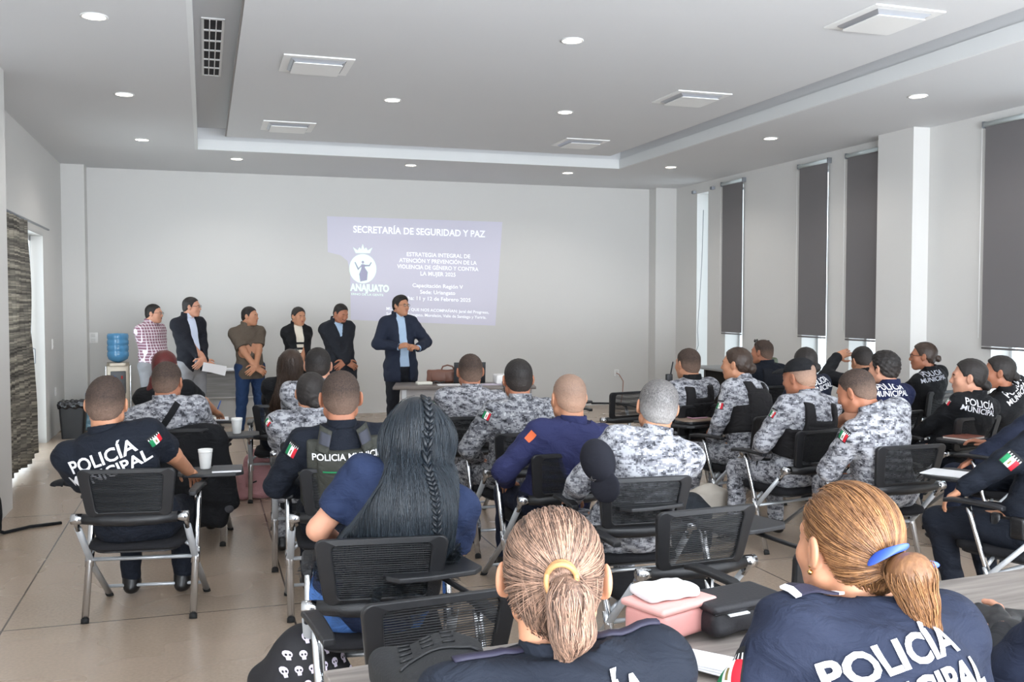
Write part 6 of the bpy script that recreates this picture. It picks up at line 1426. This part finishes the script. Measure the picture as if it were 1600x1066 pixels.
def U_(x, y): return c0+Vector((x*R, -.002, y*R))
onwall(m_.build('slide_emblem', ST2, sl))
onwall(MB().add([c0+Vector((x*R, 0, 1.15*R+y*R)) for x, y in ((-.52, 0), (.52, 0), (.72, .42), (.38, .2), (.24, .42), (.12, .28), (0, .68), (-.12, .28), (-.24, .42), (-.38, .2), (-.72, .42))], [tuple(range(10, -1, -1))]).build('slide_crown', ST2, sl))
fg = MB(); body = [(-.12, .35), (.12, .32), (.16, .05), (.36, -.25), (.30, -.85), (-.20, -.95), (-.28, -.4), (-.12, .0)]
fg.add([U_(x, y) for x, y in body], [tuple(range(7, -1, -1))]); fg.add([U_(.09*math.cos(t), .48+.11*math.sin(t)) for t in np.linspace(0, 6.28, 13)[:-1]], [tuple(range(11, -1, -1))]); fg.add([U_(x, y) for x, y in ((-.1, .3), (-.32, .05), (-.55, .5), (-.62, .46), (-.36, -.12), (-.12, .15))], [(5, 4, 3, 2, 1, 0)]); fg.add([U_(x, y) for x, y in ((.1, .3), (.45, .28), (.6, .5), (.66, .45), (.5, .18), (.12, .16))], [(5, 4, 3, 2, 1, 0)])
onwall(fg.build('slide_figure', mat('projected_grey_lavender', '#a9a8c0', .75, emis=.05), sl))

# ------------------------------------------------------------------ things among the chairs
CUPM = mat('foam_cup', '#e9e9e6', .5)
def cup(loc, label):
    o = empty('foam_cup', loc, 0, label, 'cup', 'foam cups'); MB().lathe([(.028, 0), (.030, .002), (.040, .105), (.042, .112), (.039, .114), (.028, .01)], m=CUPM, n=20).build('cup', CUPM, o); MB().lathe([(.0405, .095), (.0415, .101), (.0405, .104)], n=20).build('rim_band', CUPM, o); return o
def on_tab(key, dx, dy, dz=.0):
    c, cx, cy, a, tab = CH[key][:5]; r = tab[2]; x = tab[0]+dx*math.cos(r)-dy*math.sin(r); y = tab[1]+dx*math.sin(r)+dy*math.cos(r); return hl2w(key, x, y, .7105+dz)
cup(on_tab('C1', -.03, .06), 'white foam cup on the writing tablet of the POLICIA polo man')
cup(on_tab('C2', .02, .02), 'white foam cup on the writing tablet right of the man with the back strap')
nb = empty('notebook', on_tab('C1', .09, -.03, .0), CH['C1'][3]+.1, 'white notebook with dark cover on the tablet beside the foam cup, far left', 'notebook'); MB().box((0, 0, .006), (.16, .18, .010)).build('pages', PAP, nb); MB().box((0, .0, .013), (.165, .185, .003)).build('cover', mat('dark_cover', '#2c2d33', .4), nb)
o = MB().box((0, 0, .004), (.15, .2, .008), PAP).build('paper_sheet', PAP); o.location = on_tab('C3', .02, .0); tag(o, 'white paper under the pen of the red-haired woman', 'paper')
PH = mat('phone_black', '#1a1a1f', .2)
# tablet with phone folded up beside the vested officer of the second row
tb = CH['C14'][0]; lt = empty('writing_board', Vector(aty(1086, 654, 6.86)), math.radians(8), 'beige-topped writing board behind the radio officer, with a phone on it', 'writing board')
MB().prism(rpoly(.30, .22, .07), -.012, 0).build('board', TABB, lt); MB().prism(rpoly(.305, .225, .07), -.03, -.012).build('edge', CHB, lt); MB().tube([(.0, .05, -.03), (.0, .10, -.35), (.02, .10, -lt.location[2]+.0)], .012, n=8).build('post', CHB, lt)
ph = MB().rbox((0, 0, .006), (.15, .075, .010), .004, mat('pink_case', '#b98fa0', .4)).box((0, 0, .0115), (.14, .065, .001), PH).build('phone', PH); ph.location = lt.location+Vector((.02, -.0, .001)); ph.rotation_euler = (0, 0, .1); tag(ph, 'phone in pink case lying on the beige-topped writing board', 'phone')
# black jacket hung over the second chair on the left
j = CH['C2']; jk = empty('hanging_jacket', hl2w('C2', .04, -.29, .55), j[3], 'large black jacket draped over a chair back, left of the aisle', 'jacket')
f = Fld(); f.rbox((0, -.01, .06), (.265, .05, .26), .04, .05); f.rbox((.16, -.0, -.12), (.125, .05, .25), .04, .06); f.cone((.24, 0, .2), (.31, .02, -.22), .06, .05, .05); f.cone((.27, .0, -.2), (.255, .0, -.30), .05, .035, .04); f.cone((-.24, 0, .2), (-.26, 0, -.1), .05, .045, .05)
f.noise(lambda X, Y, Z: .010*np.sin(X*38+3*np.sin(Z*7))*np.cos(Z*6)+.004*np.sin(Z*30+X*14)); P, Q = smesh(f, .009); mk('cloth', [(P, Q, 0)], BLK, jk)
f = Fld(); f.cone((.26, -.005, -.215), (.285, .0, -.235), .050, .053, .01); P, Q = smesh(f, .008); mk('cuff', [(P, Q, 0)], cloth('grey_cuff', '#4a4a4e'), jk)
# black cap on the armrest of the first chair
cp = empty('cap', hl2w('C1', -.345, .12, .69), 1.2, 'dark cap resting on the left armrest of the far left chair', 'cap'); P, Q = smesh(cap_field(V(0, 0, 0), np.eye(3), .082), .005); mk('crown', [(P, Q, 0)], BLK, cp); P, Q = smesh(brim_field(V(0, 0, 0), np.eye(3), .082), .005); mk('brim', [(P, Q, 0)], BLK, cp)
# cap on the tablet of the empty front chair
q = aty(936, 634, 8.55); q[2] = .714; cp = empty('cap', on_tab('E0', .0, .0, .002), 2.0, 'dark cap lying on the tablet of the empty front row chair', 'cap'); P, Q = smesh(cap_field(V(0, 0, 0), np.eye(3), .10), .006); mk('crown', [(P, Q, 0)], BLK, cp); P, Q = smesh(brim_field(V(0, 0, 0), np.eye(3), .10), .006); mk('brim', [(P, Q, 0)], BLK, cp)
# bags on the floor
def bag(name, loc, rz, label, prims, m, cat='bag', noise=.006, step=.009, scale=1):
    o = empty(name, loc, rz, label, cat); f = Fld()
    for a in prims: getattr(f, a[0])(*a[1:])
    f.noise(lambda X, Y, Z: noise*np.sin(X*30+Z*22)*np.sin(Y*26-Z*18+1)); f.cut(lambda X, Y, Z: -Z+0*X+0*Y); P, Q = smesh(f, step); mk('body', [(P, Q, 0)], m, o); return o, f
PINK = cloth('pink_bag_cloth', '#b98a8c', .8, .4)
b1, f1 = bag('backpack', (.40, 8.50, 0), .2, 'pink backpack on the floor in the aisle', [('rbox', (0, 0, .12), (.17, .12, .12), .05, .02), ('ell', (.03, 0, .26), (.13, .10, .16), .06)], PINK)
MB().tube([(-.02, -.10, .40), (-.08, -.13, .30), (-.1, -.14, .12)], .012, n=8, sx=1.6).build('strap', PINK, b1); MB().tube([(-.08, -.125, .14), (-.02, -.128, .16)], .006, n=6).build('zip_pull', BLACKP, b1)
b2, f2 = bag('backpack', (.33, 3.66, 0), .35, 'black backpack printed with white skulls on the floor by the silver chair legs', [('rbox', (0, 0, .16), (.18, .13, .16), .07, .02), ('ell', (0.02, .0, .32), (.14, .11, .14), .07)], mat('black_bag_cloth', '#141318', .7, bump=.2, bscale=200), noise=.003, step=.009)
SKW, SKB = mat('print_white', '#d9cfe0', .7), mat('print_black', '#141318', .7)
for r_ in range(9):
    for c_ in range(9):
        x0 = -.20+c_*.048+(.024 if r_ % 2 else 0); z0 = .03+r_*.050; m_ = MB(); good = True; k_ = .68
        cs = [(.021*math.cos(t), .004+.018*math.sin(t)) for t in np.linspace(0, 2*math.pi, 11)[:-1]]; jw = [(-.010, -.024), (.010, -.024), (.011, -.008), (-.011, -.008)]
        for poly_, mm, off in ((cs, SKW, .003), (jw, SKW, .003), ([(-.008+.0055*math.cos(t), .002+.006*math.sin(t)) for t in np.linspace(0, 6.28, 7)[:-1]], SKB, .0045), ([(.008+.0055*math.cos(t), .002+.006*math.sin(t)) for t in np.linspace(0, 6.28, 7)[:-1]], SKB, .0045)):
            P = project(f2, [V(x0+x*k_, -.5, z0+z*k_) for x, z in poly_], (0, 1, 0), off)
            if not ((np.abs(f2.pts(P)-off) < .01).all() and P[:, 1].max() < .05): good = False; break
            m_.add([tuple(p) for p in P], [tuple(range(len(P)))], mm)
        if good: m_.build('skull_print', SKW, b2)
TOTE = mat('tote_cloth', '#a39c92', .85, var=.1, vscale=12)
b3, f3 = bag('tote_bag', (3.40, 6.05, 0), .3, 'pale tote bag on the floor behind the grey-haired officer', [('rbox', (0, 0, .17), (.17, .08, .17), .03, .02), ('ell', (0, 0, .3), (.13, .06, .09), .03)], TOTE)
flat_v = decal_text(f3, 'S', .08, (.03, -.2, .10), (1, 0, 0), (0, 0, 1), (0, 1, 0), mat('tote_print', '#2c2c30', .8), b3, name='printed_letter')
b4, f4 = bag('backpack', (3.10, 5.75, 0), .1, 'dark backpack on the floor left of the capped officer\'s legs', [('rbox', (0, 0, .16), (.14, .10, .16), .05, .02), ('ell', (0, 0, .3), (.11, .08, .1), .04)], cloth('slate_bag', '#23272c'))
b5, f5 = bag('backpack', (-1.52, 7.66, 0), .3, 'dark bag leaning on the pier at the left edge, strap trailing on the floor', [('rbox', (0, 0, .15), (.11, .10, .15), .06, .02), ('ell', (0, 0, .28), (.08, .08, .08), .04)], BLK)
MB().tube([(.05, -.05, .05), (.12, -.02, .012), (.3, .06, .016), (.52, .10, .008)], .012, n=8, sx=1.6).build('strap', BLK, b5)
# black backpack on the front table
tp = lambda px, py: Vector(atz(px, py, .756))
q = tp(640, 1075); bb, fb = bag('backpack', (.50, 2.17, .757), TA+.12, 'black tactical backpack lying on the table at bottom centre left', [('rbox', (0, 0, .050), (.125, .12, .052), .040, .02), ('ell', (.05, .02, .07), (.08, .08, .045), .04), ('cone', (.085, -.02, .10), (.115, .03, .08), .018, .024, .02)], mat('black_cordura', '#1b1c1e', .8, bump=.5, bscale=150), noise=.005, step=.006)
for i in range(4):
    for jx in range(3): 
        p_ = [V(-.09+jx*.055+i*.01, -.02+i*.03, .5), V(-.06+jx*.055+i*.01, -.022+i*.03, .5)]; P = project(fb, p_, (0, 0, -1), .002)
        if P[:, 2].min() > .02: MB().tube([tuple(P[0]), tuple(P[1])], .0035, n=6).build('webbing_loop', BLACKP, bb)
P = project(fb, [V(-.13+.26*t, -.07+.05*math.sin(t*3), .5) for t in np.linspace(.1, .9, 10)], (0, 0, -1), .002); P = P[P[:, 2] > .02]; MB().tube([tuple(p) for p in P], .005, n=6).build('zip', BLACKP, bb)
MB().tube([(-.15, -.06, .03), (-.185, -.09, .035), (-.19, -.13, .03), (-.16, -.16, .02), (-.13, -.14, .02)], .007, n=8).build('carry_loop', CHB, bb)
# pink lunch box with napkin, black lunch bag, papers
LPK = mat('pink_plastic', '#d99a94', .35, spec=.5); lb = empty('lunch_box', Vector(atz(1048, 1000, .757))+Vector((.03, .07, 0)), TA+.28, 'pink plastic lunch box with lid on the front table', 'lunch box')
MB().rbox((0, 0, .040), (.215, .150, .080), .018).build('box', LPK, lb); MB().rbox((0, 0, .086), (.228, .163, .020), .009).build('lid', mat('pink_lid', '#dfa59e', .35), lb)
nk = empty('napkin', lb.location+Vector((-.01, .01, .0975)), TA+.05, 'folded white napkin on top of the pink lunch box', 'napkin'); f = Fld(); f.rbox((0, 0, .016), (.085, .058, .015), .012, .01); f.ell((.03, -.02, .026), (.05, .035, .012), .01); f.noise(lambda X, Y, Z: .0015*np.sin(X*90+Y*40)); f.cut(lambda X, Y, Z: -Z+0*X+0*Y); P, Q = smesh(f, .005); mk('cloth', [(P, Q, 0)], cloth('white_napkin', '#e9e8ea', .9, .2), nk)
bl_ = empty('lunch_bag', Vector(atz(1160, 985, .757))+Vector((.0, .05, 0)), TA+.1, 'flat black zipped bag on the table left of the chestnut-haired woman', 'bag'); LBM = mat('black_nylon', '#1d1d22', .55, bump=.3, bscale=120)
f = Fld(); f.rbox((0, 0, .035), (.13, .075, .035), .02, .01); f.noise(lambda X, Y, Z: .003*np.sin(X*50)*np.sin(Z*80+Y*30)); P, Q = smesh(f, .006); mk('body', [(P, Q, 0)], LBM, bl_); f = Fld(); f.rbox((.0, .0, .078), (.135, .082, .013), .011, .005); P, Q = smesh(f, .006); mk('lid', [(P, Q, 0)], LBM, bl_)
MB().tube([(-.13, -.076, .068), (.13, -.076, .068), (.13, .07, .068)], .003, n=6).build('zip', CHB, bl_); MB().box((-.05, -.072, .064), (.07, .03, .003), M=Matrix.Rotation(.2, 3, 'X')).build('paper_edge', PAP, bl_)
ns = empty('note_papers', Vector(atz(1108, 1040, .757)), TA+.5, 'white sheets on the table beside the flag sleeve at bottom right', 'papers')
for i in range(3): MB().box((.004*i, .003*i, .002+.004*i), (.10, .15, .003), M=Matrix.Rotation(.06*i, 3, 'Z')).build('sheet', PAP, ns)
o = MB().box((0, 0, .003), (.21, .28, .005), PAP).build('paper_sheet', PAP); o.location = on_tab('C24', -.04, .0); o.rotation_euler = (0, 0, .5); tag(o, 'white sheet on the writing tablet of the officer with the MEXICO patch', 'paper')
o = MB().box((0, 0, .006), (.24, .17, .012), mat('book_pages', '#d9cfc6', .6)).box((0, 0, .0135), (.245, .175, .003), mat('brown_cover', '#7d4a3c', .5)).build('book', PAP); o.location = on_tab('C25', .02, .0); o.rotation_euler = (0, 0, .3); tag(o, 'brown-covered booklet on the writing tablet at the right edge', 'book')
# belt pouches on P24
I = PEOPLE['P24']
for dx, dz, w_, lab in ((-.185, .03, .055, 'basket-weave leather pouch'), (-.20, .03, .075, 'basket-weave leather holster')):
    M_ = Matrix.Rotation(-.2, 3, 'Y'); y_ = .10 if dx > -.19 else -.02; MB().rbox((dx-.01, y_, I['Pz'][2]+.02), (.045, w_, .11), .015).build('belt_pouch', mat('basket_leather', '#121214', .35, bump=.8, bscale=45), I['root'])
MB().tube([(-.19, .14, I['Pz'][2]+.03), (-.21, .0, I['Pz'][2]+.05), (-.19, -.12, I['Pz'][2]+.05)], .022, n=8, sx=.4).build('belt', LEATH, I['root'])
# thigh holster on P16, belt of P20
I = PEOPLE['P16']; p = I['Pz']+(I['kn'][-1]-I['Pz'])*.35+V(-.10, 0, .04); MB().rbox(tuple(p), (.06, .12, .10), .02).build('holster', LEATH, I['root']); MB().tube([tuple(p+V(-.02, .04, .05)), tuple(p+V(-.05, .02, .0)), tuple(p+V(-.02, -.02, -.06))], .008, n=8).build('holster_strap', LEATH, I['root'])
